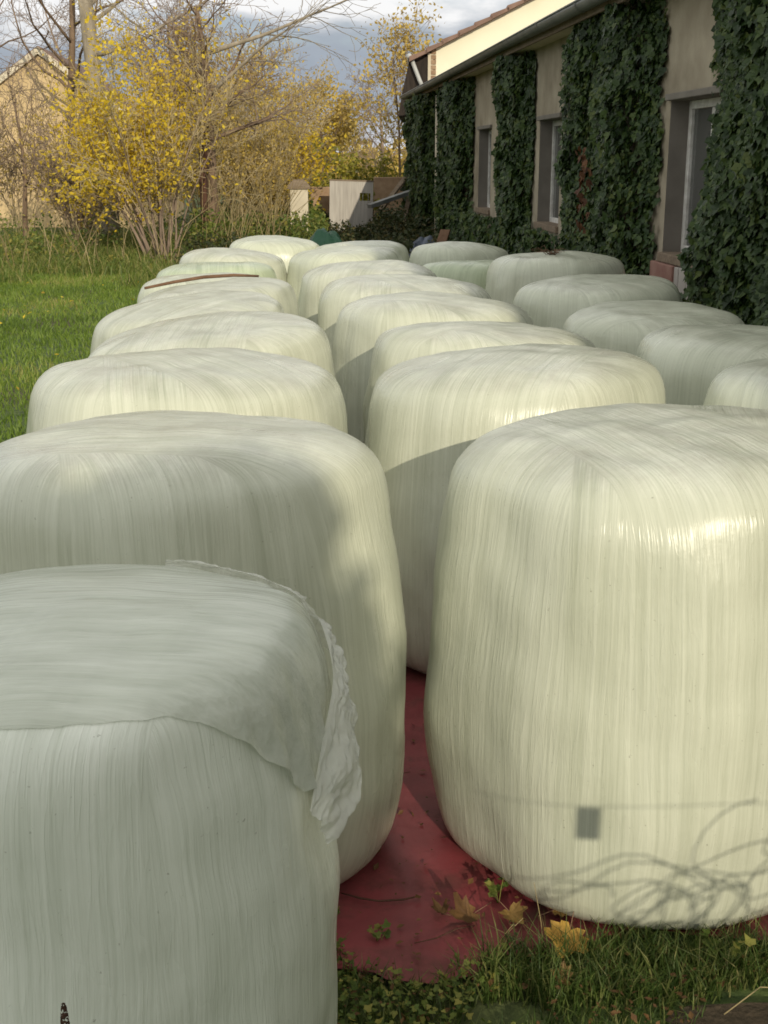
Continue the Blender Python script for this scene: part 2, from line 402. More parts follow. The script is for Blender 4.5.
def bale_surface(R, H, seed, prof, TH, nr=64, ky=.93, dent=1.0, offset=0.0, tx=0.0):
    D = dense(prof, nr); ph = seed*7.31
    rad = D[:, 0][:, None]*np.ones_like(TH)[None]; zz = D[:, 1][:, None]*np.ones_like(TH)[None]
    lob = 1 + dent*(.020*np.sin(3*TH+ph) + .014*np.sin(5*TH+2*ph) + .012*np.sin(2*TH+ph*1.7) + .007*np.sin(8*TH+ph*2.3))
    rad = rad*R*lob[None]
    # the rim sits a little higher on one side; the middle of the end is a little sunk or domed
    tilt = .022*np.cos(TH + ph)[None]*np.clip(zz-.5, 0, 1)*2*rad/R
    zz = zz*H + tilt*H + dent*(.012*np.sin(ph*3))*np.exp(-(rad/R/.5)**2)
    X = rad*np.cos(TH)[None]; Y = ky*rad*np.sin(TH)[None]
    zz = zz + tx*X*np.clip(D[:, 1]*1.6-.6, 0, 1)[:, None]
    V = np.stack([X, Y, zz], -1)
    nz = np.array([[mnoise.noise(Vector(tuple(v*3.2 + seed*5))) + .45*mnoise.noise(Vector(tuple(v*8 + seed*3))) for v in row] for row in V])
    side = np.clip((.985 - D[:, 1])*8, 0, 1)[:, None]
    out = unit(np.stack([X, Y, 0*X], -1))
    V = V + out*(nz*.017*dent*side + offset*side)[..., None]
    V[..., 2] += (nz*.014*dent + offset)*(1-side)
    V[..., 2] = np.maximum(V[..., 2], .0)
    return V

NT_ = 112
def bale(x, y, R, H, seed, label, mat='film', prof=PROF, ky=.93, dent=1.0, nr=64, tx=0.0):
    TH = np.linspace(0, 2*np.pi, NT_, endpoint=False)
    V = bale_surface(R, H, seed, prof, TH, nr, ky, dent, 0.0, tx)
    rot = (seed*2.399) % 6.283
    c, s = math.cos(-rot), math.sin(-rot)
    W = V.reshape(-1, 3).copy(); W[:, 0], W[:, 1] = c*W[:, 0]-s*W[:, 1], s*W[:, 0]+c*W[:, 1]
    F = [[i*NT_+j, (i+1)*NT_+j, (i+1)*NT_+(j+1) % NT_, i*NT_+(j+1) % NT_] for i in range(nr-1) for j in range(NT_)]
    F.append([(nr-1)*NT_+j for j in range(NT_)][::-1])
    o = link_mesh('silage_bale', W, F, M[mat], None, True, (x, y, .016), rot)
    return tag(o, label, 'silage bale', 'film wrapped silage bales standing in rows')

LEFT = [
 (-.312,3.41,.632,1.288,2,'broad bale with streaky grey top right behind the torn front bale','film'),
 (-.393,4.904,.665,1.248,3,'sunlit bale in left row touching the lawn, second behind the torn front bale','film'),
 (-.374,6.10,.650,1.240,4,'bale in left row with low slanting top, third behind the torn front bale','film'),
 (-.548,7.40,.618,1.209,5,'bale in left row just in front of the bales by the brown stick','film'),
 (-.477,8.56,.600,1.193,6,'bale in left row whose back edge the brown stick rests on','film'),
 (-.62,9.72,.56,1.150,7,'whitish topped bale in left row just beyond the brown stick','film_cool'),
 (-.60,10.92,.57,1.150,8,'greenest bale of the left row, between the stick and the far shrub','film_green'),
 (-.50,12.25,.56,1.16,9,'pale bale in left row, second from its far end','film'),
 (-.10,13.75,.56,1.195,10,'farthest bale of the left row, beside the green tarpaulin','film_cool'),
]
MID = [
 (1.033,3.349,.641,1.283,12,'large front bale on the right with tangled wire shadows on its side','film'),
 (.915,4.965,.655,1.238,13,'bale in middle row right behind the big front right bale, its lower half shaded','film'),
 (.974,6.139,.623,1.212,14,'bale in middle row with brownish top, second behind the front right bale','film'),
 (.869,7.30,.634,1.221,15,'bale in middle row half sunlit, third behind the front right bale','film'),
 (.811,8.473,.643,1.228,16,'bright bale in middle row with shade starting at its right end','film'),
 (.690,10.212,.615,1.185,17,'bale in middle row between bright half shaded bale and shaded end pair','film'),
 (.591,12.15,.600,1.190,18,'shaded bale in middle row, next to last before the green tarpaulin','film_cool'),
 (.78,13.45,.58,1.155,19,'last bale of the middle row, only its flat top showing','film_cool'),
]
RIGHT = [
 (2.17,4.58,.62,1.235,21,'bale cut off by the right edge of the photo, nearest in the shaded row','film_cool'),
 (2.22,5.75,.62,1.212,22,'broad shaded bale in right row below the near ivy','film_cool'),
 (2.139,7.15,.58,1.170,23,'shaded bale in right row with low flat dusty top','film_cool'),
 (2.161,8.60,.625,1.211,24,'shaded bale in right row under the nearest window','film_cool'),
 (2.32,10.72,.635,1.222,25,'shaded domed bale near the wall with a dry tuft on top','film_cool'),
 (1.74,11.80,.56,1.09,26,'small greenish bale tucked between its taller neighbours in the shade','film_green'),
 (1.80,13.0,.56,1.165,27,'farthest bale of the shaded right row near the ivy','film_cool'),
]
TILT = {3: .03, 4: .11, 5: .09, 6: .06, 2: .02, 8: .05, 13: .03, 14: -.03, 22: -.02, 25: -.03}
for a in LEFT + MID + RIGHT: bale(*a, tx=TILT.get(a[4], 0.0))

# front bale with the torn film
L0 = (-.455, 2.14, .51, 1.215)
rootL0 = empty('silage_bale', (L0[0], L0[1], .016))
tag(rootL0, 'shaded front bale at lower left with a torn film flap hanging from its rim', 'silage bale', 'film wrapped silage bales standing in rows')
TH = np.linspace(0, 2*np.pi, NT_, endpoint=False)
V = bale_surface(L0[2], L0[3], 31, PROF_SQ, TH, 72, .95, 1.0)
F = [[i*NT_+j, (i+1)*NT_+j, (i+1)*NT_+(j+1) % NT_, i*NT_+(j+1) % NT_] for i in range(71) for j in range(NT_)]
wrap = link_mesh('film_wrap', V.reshape(-1, 3), F, M['film_white_lifted'], rootL0)
# cap of loose film: follows the end of the bale and hangs over the right rim
TH2 = np.linspace(R_(-180), R_(180), 240)
V2 = bale_surface(L0[2], L0[3], 31, PROF_SQ, TH2, 130, .95, 1.0)
rows = []
def drop(th):           # how far down the meridian the cap reaches
    dg = math.degrees(th)
    return np.interp(dg, [-180, -95, -72, -55, -38, -22, -5, 8, 22, 60, 180], [.42, .43, .437, .455, .505, .56, .595, .57, .49, .42, .42])
NS = 70
CAP = np.zeros((NS, len(TH2), 3))
for j, th in enumerate(TH2):
    dj = drop(th) + .004*mnoise.noise(Vector((th*9, 3, 0)))
    dg = math.degrees(th)
    loose = np.interp(dg, [-60, -35, -10, 12, 35], [0, .45, 1, .9, 0])
    for i in range(NS):
        u = i/(NS-1); q = u*dj*(129)
        a = int(min(q, 128)); fr = q-a
        p = V2[a, j]*(1-fr) + V2[a+1, j]*fr
        outw = unit(np.array([p[0], p[1], 0]))
        k = max(0, (u-.74)/.26)
        cr = mnoise.noise(Vector((th*11, u*9, 1))) + .6*mnoise.noise(Vector((th*26, u*22, 5)))
        off = .002 + .001*u + loose*(k**1.5)*(.014 + .02*cr)
        p = p + outw*off*min(1, u*2) + np.array([0, 0, .0025*min(1, (1-u)*4+.4)])
        p = p + np.array([0, 0, 1])*loose*k*(.012*cr)
        CAP[i, j] = p
m = len(TH2)
F = [[i*m+j, (i+1)*m+j, (i+1)*m+j+1, i*m+j+1] for i in range(NS-1) for j in range(m-1)]
cap = link_mesh('torn_film', CAP.reshape(-1, 3), F, M['loose_film'], rootL0)
cap['label'] = 'loose torn film over the top with a crumpled flap'

# the crumpled strip of torn film standing off the rim
def on_surface(dg, f):
    j = np.interp(R_(dg), TH2, np.arange(len(TH2))); i = f*129
    j0, i0 = int(j), int(min(i, 128)); a, b = j-j0, i-i0
    return (V2[i0, j0]*(1-a) + V2[i0, min(j0+1, len(TH2)-1)]*a)*(1-b) + (V2[i0+1, j0]*(1-a) + V2[i0+1, min(j0+1, len(TH2)-1)]*a)*b
nu, nv = 34, 110; FL = np.zeros((nv, nu, 3)); r = np.random.default_rng(4)
for i in range(nv):
    v = i/(nv-1)
    dg = 62 - 84*v; f0 = np.interp(v, [0, .25, .55, .8, 1], [.40, .43, .47, .525, .58])
    p = on_surface(dg, f0); o_ = unit(np.array([p[0], p[1], 0]))
    tg = np.array([o_[1], -o_[0], 0])
    wd = np.interp(v, [0, .1, .35, .6, .78, .9, 1], [.01, .04, .065, .05, .065, .085, .05])*(1+.22*mnoise.noise(Vector((v*17, 0, 3))))
    for j in range(nu):
        u = j/(nu-1)
        fold = mnoise.noise(Vector((v*13+u*1.5, u*2.2, 2))) + .6*abs(mnoise.noise(Vector((v*30, u*7, 8)))) + .35*mnoise.noise(Vector((v*55+u*9, u*18, 5)))
        outk = u*wd*(.50+.25*math.sin(v*9)); dn = -u*u*wd*1.0
        q = p + o_*(.010 + outk + .020*fold*min(1, u*2.5)) + np.array([0, 0, dn + .014*fold*u + .01*(1-u)]) + tg*(.020*u*fold)
        q = q + o_*.008
        FL[i, j] = q
link_mesh('film_flap', FL.reshape(-1, 3), [[i*nu+j, i*nu+j+1, (i+1)*nu+j+1, (i+1)*nu+j] for i in range(nv-1) for j in range(nu-1)], M['flap_film'], rootL0)['label'] = 'crumpled whitish strip of torn film sticking out from the rim'

# brown stick on the left row
sm = MB()
P = np.array([(-.94, 8.55, 1.175), (-.75, 8.66, 1.205), (-.56, 8.77, 1.226), (-.36, 8.90, 1.226), (-.19, 9.0, 1.21)])
sm.tube(P, [.009, .011, .012, .011, .008], 8)
tag(sm.build('stick', M['stick'], smooth=True), 'brown wooden stick lying across the left row of bales', 'stick')

# ------------------------------------------------------------------ trees and shrubs
class Plant:
    def __init__(s, seed): s.r = np.random.default_rng(seed); s.thick = MB(); s.thin = MB(); s.tips = []
    def branch(s, p, d, L, r, lvl, spec):
        n = spec['seg'][lvl]; P = [np.array(p, float)]; d = unit(d); rad = [r]; D = [d]
        for i in range(n):
            d = unit(d + s.r.normal(size=3)*spec['wander'][lvl] + np.array([0, 0, spec['up'][lvl]]))
            P.append(P[-1] + d*L/n); rad.append(max(spec['rmin'], r*(1-(i+1)/n*spec['taper'][lvl]))); D.append(d)
        sides = 10 if r > .09 else (6 if r > .03 else 3)
        (s.thick if r > spec['split'] else s.thin).tube(P, rad, sides, cap=sides > 3)
        last = lvl == len(spec['seg'])-1
        if last or lvl >= spec.get('leaf_lvl', 9):
            for i in range(1, len(P)): s.tips.append(P[i])
        if last: return
        k = spec['kids'][lvl]; k = int(k + s.r.integers(-1, 2)) if k > 2 else k
        for c in range(max(1, k)):
            f = spec['start'][lvl] + (1-spec['start'][lvl])*(c + s.r.random())/max(1, k)
            q = min(f, .999)*n; i = int(q); pt = P[i]*(1-(q-i)) + P[i+1]*(q-i)
            ax = unit(np.cross(D[i], s.r.normal(size=3)))
            an = R_(spec['ang'][lvl]*(.7 + .6*s.r.random()))
            nd = unit(D[i]*math.cos(an) + ax*math.sin(an))
            s.branch(pt, nd, L*spec['len'][lvl]*(1.15-.55*f)*(.75+.5*s.r.random()), max(spec['rmin'], np.interp(q, range(n+1), rad)*spec['rk'][lvl]), lvl+1, spec)
SPEC_TREE = dict(seg=[9, 7, 6, 5], wander=[.07, .16, .2, .25], up=[.03, .06, .05, .03], taper=[.75, .85, .85, .8], rmin=.005,
                 kids=[9, 7, 6], start=[.28, .2, .15], ang=[52, 45, 42], len=[.55, .5, .45], rk=[.5, .5, .5], split=.016)

def make_tree(name, label, cat, base, height, r, seed, spec=None, leaf=None, nleaf=0, lsize=.07, lspread=.25, bark='bark_brown', twig='twig', group=None, lean=(0, 0, 1), stems=1, fan=.3, spread_base=.12, lfilter=None, tmpl=OVAL):
    sp = dict(SPEC_TREE); sp.update(spec or {})
    root = empty(name, base)
    tag(root, label, cat, group)
    pl = Plant(seed)
    for k in range(stems):
        if stems == 1: pl.branch((0, 0, -.05), lean, height, r, 0, sp)
        else:
            a = pl.r.random()*6.283; f = fan*(.25 + pl.r.random())
            dd = (math.cos(a)*f + lean[0], math.sin(a)*f + lean[1], 1)
            pl.branch((math.cos(a)*spread_base*pl.r.random(), math.sin(a)*spread_base*pl.r.random(), -.05), dd, height*(.6+.5*pl.r.random()), r*(.6+.6*pl.r.random()), 0, sp)
    if pl.thick.n: pl.thick.build('trunk' if stems == 1 else 'stems', M[bark], root, True)
    if pl.thin.n: pl.thin.build('twigs', M[twig], root, True)
    if leaf and nleaf:
        T = np.array(pl.tips); 
        if lfilter is not None: T = T[lfilter(T, pl.r)]
        idx = pl.r.integers(0, len(T), nleaf)
        P = T[idx] + pl.r.normal(size=(nleaf, 3))*lspread*.5
        P = P[P[:, 2] > .05]; n = len(P)
        N = unit(pl.r.normal(size=(n, 3)) + np.array([0, -.2, .5]))
        Vv, Ff = leaves(P, N, lsize*(.6+.8*pl.r.random(n)), tmpl, pl.r)
        link_mesh('leaves', Vv, Ff, M[leaf], root, False)
    return root

# shrub with yellow leaves left of centre: many stems from one stool
def yellow_side(T, r):
    keep = (r.random(len(T)) < np.clip(.95 - (T[:, 0]+.35)*.55, .10, 1)) & (T[:, 2] > .25)
    return keep
SPEC_SHRUB = dict(seg=[8, 6, 5, 4], kids=[6, 5, 4], start=[.25, .2, .15], ang=[28, 34, 38], len=[.5, .5, .5], wander=[.07, .12, .16, .2], up=[.03, .05, .04, .03], split=.013, rk=[.6, .6, .6], rmin=.005)
make_tree('yellow_shrub', 'many stemmed shrub with bright yellow leaves at the end of the lawn', 'shrub', (-2.45, 25.6, 0), 3.6, .032, 41, SPEC_SHRUB, 'yellow', 7600, .085, .34, 'twig', 'twig_pale', None, (-.16, 0, 1), 20, .42, .3, yellow_side)
# broken trunk beside it
sp_broken = dict(seg=[10, 8, 6, 5], wander=[.045, .13, .2, .25], kids=[15, 8, 7], start=[.42, .15, .15], ang=[62, 42, 42], len=[.48, .5, .45], split=.02, taper=[.8, .85, .85, .8], rmin=.006)
bt = make_tree('bare_tree', 'bare tree with a split brown trunk and long branch reaching right', 'tree', (-1.50, 27.2, 0), 5.0, .19, 43, sp_broken, 'yellow', 260, .08, .3, 'bark_brown', 'twig')
pl = Plant(7)
spb = dict(SPEC_TREE); spb.update(seg=[9, 6, 5], kids=[7, 5], start=[.3, .2], ang=[32, 34], len=[.5, .5], wander=[.07, .14, .2], up=[.035, .03, .02], taper=[.85, .85, .8], split=.5)
pl.branch((.05, 0, 4.1), (1, -.1, .30), 3.4, .055, 0, spb); pl.branch((.05, 0, 3.3), (.9, -.3, .75), 3.0, .045, 0, spb); pl.branch((-.05, 0, 3.7), (-.8, -.2, .6), 2.6, .045, 0, spb)
pl.thin.build('branch', M['bark_grey'], bt, True)
mb = MB(); mb.tube([(-.12, -.22, .0), (-.15, -.235, .9), (-.15, -.22, 1.7), (-.12, -.21, 2.4), (-.05, -.19, 3.1)], [.06, .085, .09, .08, .01], 7)
mb.build('split_heartwood', M['bark_red'], bt, True)
# young bare tree in front of the house
make_tree('young_bare_tree', 'small bare tree with a slim trunk in front of the tan house', 'tree', (-5.85, 29.6, 0), 3.3, .075, 45, dict(kids=[10, 7, 5], start=[.38, .2, .15], ang=[44, 40, 40], len=[.62, .5, .45], split=.018, up=[.03, .09, .06, .03]), None, 0, bark='bark_brown', twig='twig')
# old thick pale trunk, top out of the frame
make_tree('old_tree', 'old tree with thick pale grey trunk rising behind the yellow shrub', 'tree', (-4.2, 31.5, 0), 10.5, .23, 47, dict(seg=[10, 8, 6, 5], kids=[11, 8, 7], start=[.40, .2, .15], ang=[58, 45, 45], len=[.42, .5, .45], taper=[.5, .85, .85, .8], split=.03, wander=[.018, .16, .2, .25], up=[.05, .05, .05, .03], rk=[.33, .5, .5]), None, 0, bark='bark_grey', twig='twig')
make_tree('bare_tree', 'tall bare tree with dark crooked branches left of the pale old trunk', 'tree', (-5.9, 37.5, 0), 9.5, .13, 53, dict(seg=[10, 8, 6, 5], kids=[12, 8, 6], start=[.35, .2, .15], ang=[60, 45, 45], len=[.5, .5, .45], taper=[.6, .85, .85, .8]), None, 0, bark='bark_brown', twig='twig')
make_tree('bare_tree', 'bare tree with fine mauve twigs at the far left behind the house', 'tree', (-9.2, 42.5, 0), 9.0, .13, 59, dict(kids=[14, 9, 8], start=[.3, .2, .15]), None, 0, bark='bark_brown', twig='twig')
# straw coloured thicket
SPEC_THK = dict(SPEC_SHRUB); SPEC_THK.update(ang=[22, 28, 34], kids=[6, 5, 4])
for k, (x, y, h, st, lab, lf, nl) in enumerate([
    (-.85, 29.5, 3.0, 22, 'straw coloured thicket of thin stems right of the split trunk', 'ochre', 3200),
    (-.75, 35.0, 3.6, 24, 'pale brown thicket with thinning ochre leaves behind the golden bush', 'ochre', 4800),
    (-1.9, 33.5, 4.0, 20, 'brown twiggy thicket filling the gap behind the split trunk', 'ochre', 3200),
    (-4.4, 28.2, 2.2, 22, 'low brown twiggy bush beside the small bare tree', 'ochre', 1500),
    (-7.8, 31.5, 2.7, 20, 'brown bush at the foot of the tan house', 'ochre', 1700),
    (-6.9, 34.5, 2.6, 9, 'thin brown brush veiling the gable of the tan house', 'ochre', 500),
    (-4.9, 34.0, 3.6, 9, 'tall brown brush between the tan house and the pale old trunk', 'ochre', 700)]):
    make_tree('thicket', lab, 'shrub', (x, y, 0), h, .020, 61+k, SPEC_THK, lf, int(nl*1.5), .075, .3, 'twig_pale', 'twig_pale' if k < 2 else 'twig', 'twiggy thickets at the end of the yard', (.03 if k < 2 else 0, 0, 1), st, .42, .5)
# leafy bushes
def bush(name, label, base, rx, ry, rz, n, mat, size, seed, group=None, cat='bush', clumps=40, stem='bark_brown', pw=1.0):
    r = np.random.default_rng(seed); root = empty(name, base); tag(root, label, cat, group)
    c = unit(r.normal(size=(clumps, 3)))*(.35+.65*r.random((clumps, 1))**.5); c[:, 2] = np.abs(c[:, 2])*.95 + .02
    c = np.sign(c)*np.abs(c)**pw*np.array([rx, ry, rz]); cs = (.13+.17*r.random(clumps))*min(rx, rz)*1.35
    i = r.integers(0, clumps, n); P = c[i] + unit(r.normal(size=(n, 3)))*cs[i][:, None]*(r.random((n, 1))**.4)
    P[:, 2] = np.maximum(P[:, 2], .03)
    N = unit(unit(P-c[i]) + r.normal(size=(n, 3))*.6 + np.array([0, 0, .4]))
    Vv, Ff = leaves(P, N, size*(.6+.8*r.random(n)), OVAL, r)
    link_mesh('leaves', Vv, Ff, M[mat], root, False)
    mb = MB()
    for k in range(14):
        e = c[r.integers(0, clumps)]*.9; m1 = e*np.array([.4, .4, .55])
        mb.tube([(e[0]*.08, e[1]*.08, -.03), m1, e], [.022, .015, .005], 5)
    mb.build('stems', M[stem], root, True)
    return root
make_tree('golden_bush', 'golden yellow bush left of the pale gatepost', 'bush', (-.22, 31.8, 0), 2.45, .026, 71, SPEC_SHRUB, 'yellow', 5200, .10, .42, 'bark_brown', 'twig', 'autumn trees beyond the yard', (0, 0, 1), 14, .4, .4)
bush('olive_bush', 'olive green bush behind the white door panel', (1.25, 36.5, 0), 1.5, 1.2, 2.45, 5600, 'olive', .12, 72, 'autumn trees beyond the yard', clumps=60)
bush('olive_bush', 'darker round bush right of the olive bush by the debris', (2.75, 37.5, 0), 1.3, 1.2, 2.2, 4200, 'olive', .11, 73, 'autumn trees beyond the yard', clumps=50)
make_tree('yellow_tree', 'slender tree with pale yellow leaves against the sky beside the eaves', 'tree', (4.0, 43.5, 0), 5.4, .06, 75, dict(kids=[12, 7, 5], start=[.22, .2, .15], split=.03, ang=[42, 42, 42], len=[.5, .5, .45]), 'ochre', 2600, .13, .5, 'bark_brown', 'twig', 'autumn trees beyond the yard')
make_tree('yellow_tree', 'broad ochre leaved tree rising above the golden bush', 'tree', (-1.8, 43.5, 0), 5.0, .10, 77, dict(kids=[12, 7, 5], start=[.2, .2, .15], split=.03), 'ochre', 6500, .13, .55, 'bark_brown', 'twig', 'autumn trees beyond the yard')
make_tree('yellow_tree', 'low ochre tree in the gap below the grey cloud', 'tree', (1.5, 47.5, 0), 3.7, .09, 79, dict(kids=[12, 7, 5], start=[.15, .2, .15], split=.03), 'ochre', 5200, .13, .55, 'bark_brown', 'twig', 'autumn trees beyond the yard')
for k, (x, y, h, lab) in enumerate([(2.0, 60, 4.4, 'far bare mauve tree in the gap between thicket and eaves'), (-.8, 63, 6.4, 'far bare tree showing just left of the gap'), (4.6, 58, 4.8, 'far bare tree partly hidden by the yellow wall'), (-4.5, 58, 8.0, 'far bare tree behind the split trunk'), (-9.5, 60, 8.5, 'far bare tree left of the old trunk')]):
    make_tree('bare_tree', lab, 'tree', (x, y, 0), h, .12, 81+k, dict(kids=[13, 9, 8], start=[.2, .15, .15], rmin=.008), None, 0, bark='twig', twig='twig', group='far bare trees on the skyline')

# far wood closing the view (a mass nobody could count)
r = np.random.default_rng(5); n = 26000
P = np.stack([r.uniform(-60, 60, n), r.uniform(75, 95, n), r.random(n)**.8*(3.6+1.2*np.sin(np.linspace(0, 9, n)))], -1)
P[:, 2] *= (.75+.25*np.array([mnoise.noise(Vector((a*.25, 0, 0))) for a in P[:, 0]]))
Vv, Ff = leaves(P, r.normal(size=(n, 3)), .5*(.5+r.random(n)), OVAL, r)
o = link_mesh('far_wood', Vv, Ff, M['ochre'], None, False); tag(o, 'far brown autumn wood closing the view on the horizon', 'wood', None, 'stuff')

# scrubby undergrowth along the end of the lawn
r = np.random.default_rng(8)
def scatter_scrub(n, xr, yr, hf, size, mat, name, label, seed, tm=OVAL):
    r = np.random.default_rng(seed)
    x = r.uniform(*xr, n); y = r.uniform(*yr, n)
    hh = np.array([hf(a, b) for a, b in zip(x, y)])
    P = np.stack([x, y, hh*r.random(n)**.75 + .02], -1); P = P[hh > .03]; n = len(P)
    N = unit(r.normal(size=(n, 3)) + np.array([0, -.3, .6]))
    Vv, Ff = leaves(P, N, size*(.5+r.random(n)), tm, r)
    o = link_mesh(name, Vv, Ff, M[mat], None, False)
    return tag(o, label, 'undergrowth', None, 'stuff')
def h_left(x, y):
    e = 21.5 + .8*mnoise.noise(Vector((x*.6, 2, 0))) - min(0, x+4)*.55
    return max(0, min(1, (y-e-1.5)/5.0))*(.55+.95*mnoise.noise(Vector((x*.8, y*.6, 0))))
scatter_scrub(30000, (-16, -1.0), (21, 32), h_left, .075, 'scrub', 'undergrowth', 'green and yellow scrub along the far edge of the lawn', 91)
def h_end(x, y):
    return max(0, min(1, (y-18)/6))*(.40+.5*mnoise.noise(Vector((x*.9, y*.7, 4)))+.12)*np.interp(x, [-2, 0, 1, 2.2, 3.2], [.9, .7, .65, 1.1, 1.2])
scatter_scrub(26000, (-2, 3.2), (17.5, 36), h_end, .085, 'darkgreen', 'weeds', 'dark weeds growing between the last bales and the debris', 92)
def h_mid(x, y): return max(0, .75+.7*mnoise.noise(Vector((x, y*.8, 9))))
scatter_scrub(14000, (-1.9, .9), (25.5, 33), h_mid, .09, 'scrub', 'undergrowth', 'bright green weeds at the foot of the straw coloured thicket', 93)
# pale dry stems in it
r = np.random.default_rng(17); mb = MB()
for k in range(420):
    if k < 220: x, y, h = r.uniform(-1.7, .0), r.uniform(25, 31), r.uniform(.7, 2.0)
    else: x, y, h = r.uniform(-9, -2), r.uniform(23, 28), r.uniform(.4, 1.2)
    a = r.normal(size=2)*.28*h; a[0] += .22*h*(k < 220)
    mb.tube([(x, y, 0), (x+a[0]*.4, y+a[1]*.4, h*.55), (x+a[0], y+a[1], h)], [.009, .007, .003], 3, cap=False)
o = mb.build('dry_stems', M['straw'], None, True); tag(o, 'pale dry weed stems standing in the far undergrowth', 'dry weeds', None, 'stuff')

# ------------------------------------------------------------------ lawn
r = np.random.default_rng(21)
def blades(n, xr, yr, seed, hmin, hmax, wd, keep, bias=1.0):
    r = np.random.default_rng(seed)
    x = r.uniform(*xr, n); y = yr[0] + (yr[1]-yr[0])*r.random(n)**bias
    k = keep(x, y); x, y = x[k], y[k]; n = len(x)
    cl = np.array([mnoise.noise(Vector((a*1.7, b*1.7, 0))) for a, b in zip(x, y)])
    h = (hmin+(hmax-hmin)*r.random(n))*(1+.5*cl); a = r.random(n)*6.283; ln = r.normal(size=(n, 2))*.45
    w = wd*(.7+.6*r.random(n))
    b = np.stack([x, y, np.full(n, -.015)], -1); s = np.stack([np.cos(a), np.sin(a), 0*a], -1)*w[:, None]
    mid = b + np.stack([ln[:, 0]*h*.35, ln[:, 1]*h*.35, h*.62], -1); tip = b + np.stack([ln[:, 0]*h, ln[:, 1]*h, h], -1)
    V = np.stack([b-s, b+s, mid+s*.7, mid-s*.7, tip], 1).reshape(-1, 3)
    F = []
    for i in range(n):
        q = 5*i; F.append([q, q+1, q+2, q+3]); F.append([q+3, q+2, q+4])
    return V, F
bl = [(a[0], a[1], a[2]) for a in LEFT+MID+RIGHT] + [(L0[0], L0[1], .62)]
def off_bales(x, y, f=.86):
    k = np.ones(len(x), bool)
    for cx, cy, rr in bl: k &= (x-cx)**2 + ((y-cy)/.93)**2 > (rr*f)**2
    return k
V, F = blades(150000, (-11, -.7), (4, 27), 22, .035, .10, .0065, lambda x, y: off_bales(x, y) & (x < -.75) & (x > -1.6-.42*y+.4), .85)
Vt, Ft = blades(42000, (-15, -1.0), (20.5, 33), 29, .12, .42, .010, lambda x, y: np.array([mnoise.noise(Vector((a*.7, b*.7, 3))) for a, b in zip(x, y)]) + (y-24)*.06 > -.15 + .3*np.random.default_rng(2).random(len(x)), .9)
o = link_mesh('tall_grass', Vt, Ft, M['tallgrass'], None, False); tag(o, 'rough taller grass where the lawn meets the shrubs', 'grass', None, 'stuff')
o = link_mesh('lawn_grass', V, F, M['lawn'], None, False); tag(o, 'sunlit green lawn grass left of the bales', 'grass', None, 'stuff')
# foreground tuft along the edge of the red sheet
edge = np.array([(-.1, 2.95), (.08, 2.86), (.22, 2.74), (.34, 2.70), (.5, 2.78), (.66, 2.80), (.85, 2.86), (1.05, 2.80), (1.6, 2.80), (3, 3.4)])
def fg(x, y):
    e = np.interp(x, edge[:, 0], edge[:, 1]); nn = np.array([mnoise.noise(Vector((a*9, b*9, 0))) for a, b in zip(x, y)])
    bare = np.array([mnoise.noise(Vector((a*3.1, b*4.3, 7))) for a, b in zip(x, y)]) + np.clip((x-.75)*.9, 0, .5)*(y < 2.62)
    return (y < e - .015 + .05*nn) & off_bales(x, y, .80) & (bare < .22 + .25*np.random.default_rng(9).random(len(x)))
V, F = blades(19000, (-.2, 2.6), (2.05, 2.95), 23, .02, .085, .0022, fg)
o = link_mesh('foreground_grass', V, F, M['foregrass'], None, False); tag(o, 'short grass in the foreground at the edge of the red sheet', 'grass', None, 'stuff')
V, F = blades(9000, (.45, 1.7), (2.5, 2.93), 24, .04, .13, .0022, lambda x, y: fg(x, y) & (y > 2.58))
o = link_mesh('foreground_grass', V, F, M['foregrass'], None, False); tag(o, 'longer grass against the foot of the front right bale', 'grass', None, 'stuff')
r = np.random.default_rng(25); n = 2600
x = r.uniform(-.1, .55, n); y = r.uniform(2.15, 2.95, n); k = fg(x, y); P = np.stack([x, y, .012+.05*r.random(n)**1.5], -1)[k]
Vv, Ff = leaves(P, unit(r.normal(size=(len(P), 3))*.5+np.array([0, 0, 1])), .015*(.5+r.random(len(P))), IVY, r)
o = link_mesh('ground_ivy', Vv, Ff, M['scrub'], None, False); tag(o, 'small leaved creeping weeds left in the foreground grass', 'ground cover', None, 'stuff')
# bits of dead litter and soil crumbs
n = 1500; x = r.uniform(-.1, 1.6, n); y = r.uniform(2.1, 2.95, n); k = fg(x, y); P = np.stack([x, y, .01+.03*r.random(n)], -1)[k]
Vv, Ff = leaves(P, unit(r.normal(size=(len(P), 3))*.4+np.array([0, 0, 1])), .02*(.4+r.random(len(P))), OVAL, r)
o = link_mesh('leaf_litter', Vv, Ff, M['leaf_brown'], None, False); tag(o, 'brown crumbs of dead leaves scattered in the foreground grass', 'leaf litter', None, 'stuff')
n = 260; x = r.uniform(-10, -1.2, n); y = r.uniform(8, 26, n); P = np.stack([x, y, np.full(n, .06)], -1)[off_bales(x, y)]
Vv, Ff = leaves(P, unit(r.normal(size=(len(P), 3))*.5+np.array([0, 0, 1])), .06*(.5+r.random(len(P))), OVAL, r)
o = link_mesh('fallen_leaves', Vv, Ff, M['yellow'], None, False); tag(o, 'small yellow leaves fallen over the lawn', 'leaf litter', None, 'stuff')

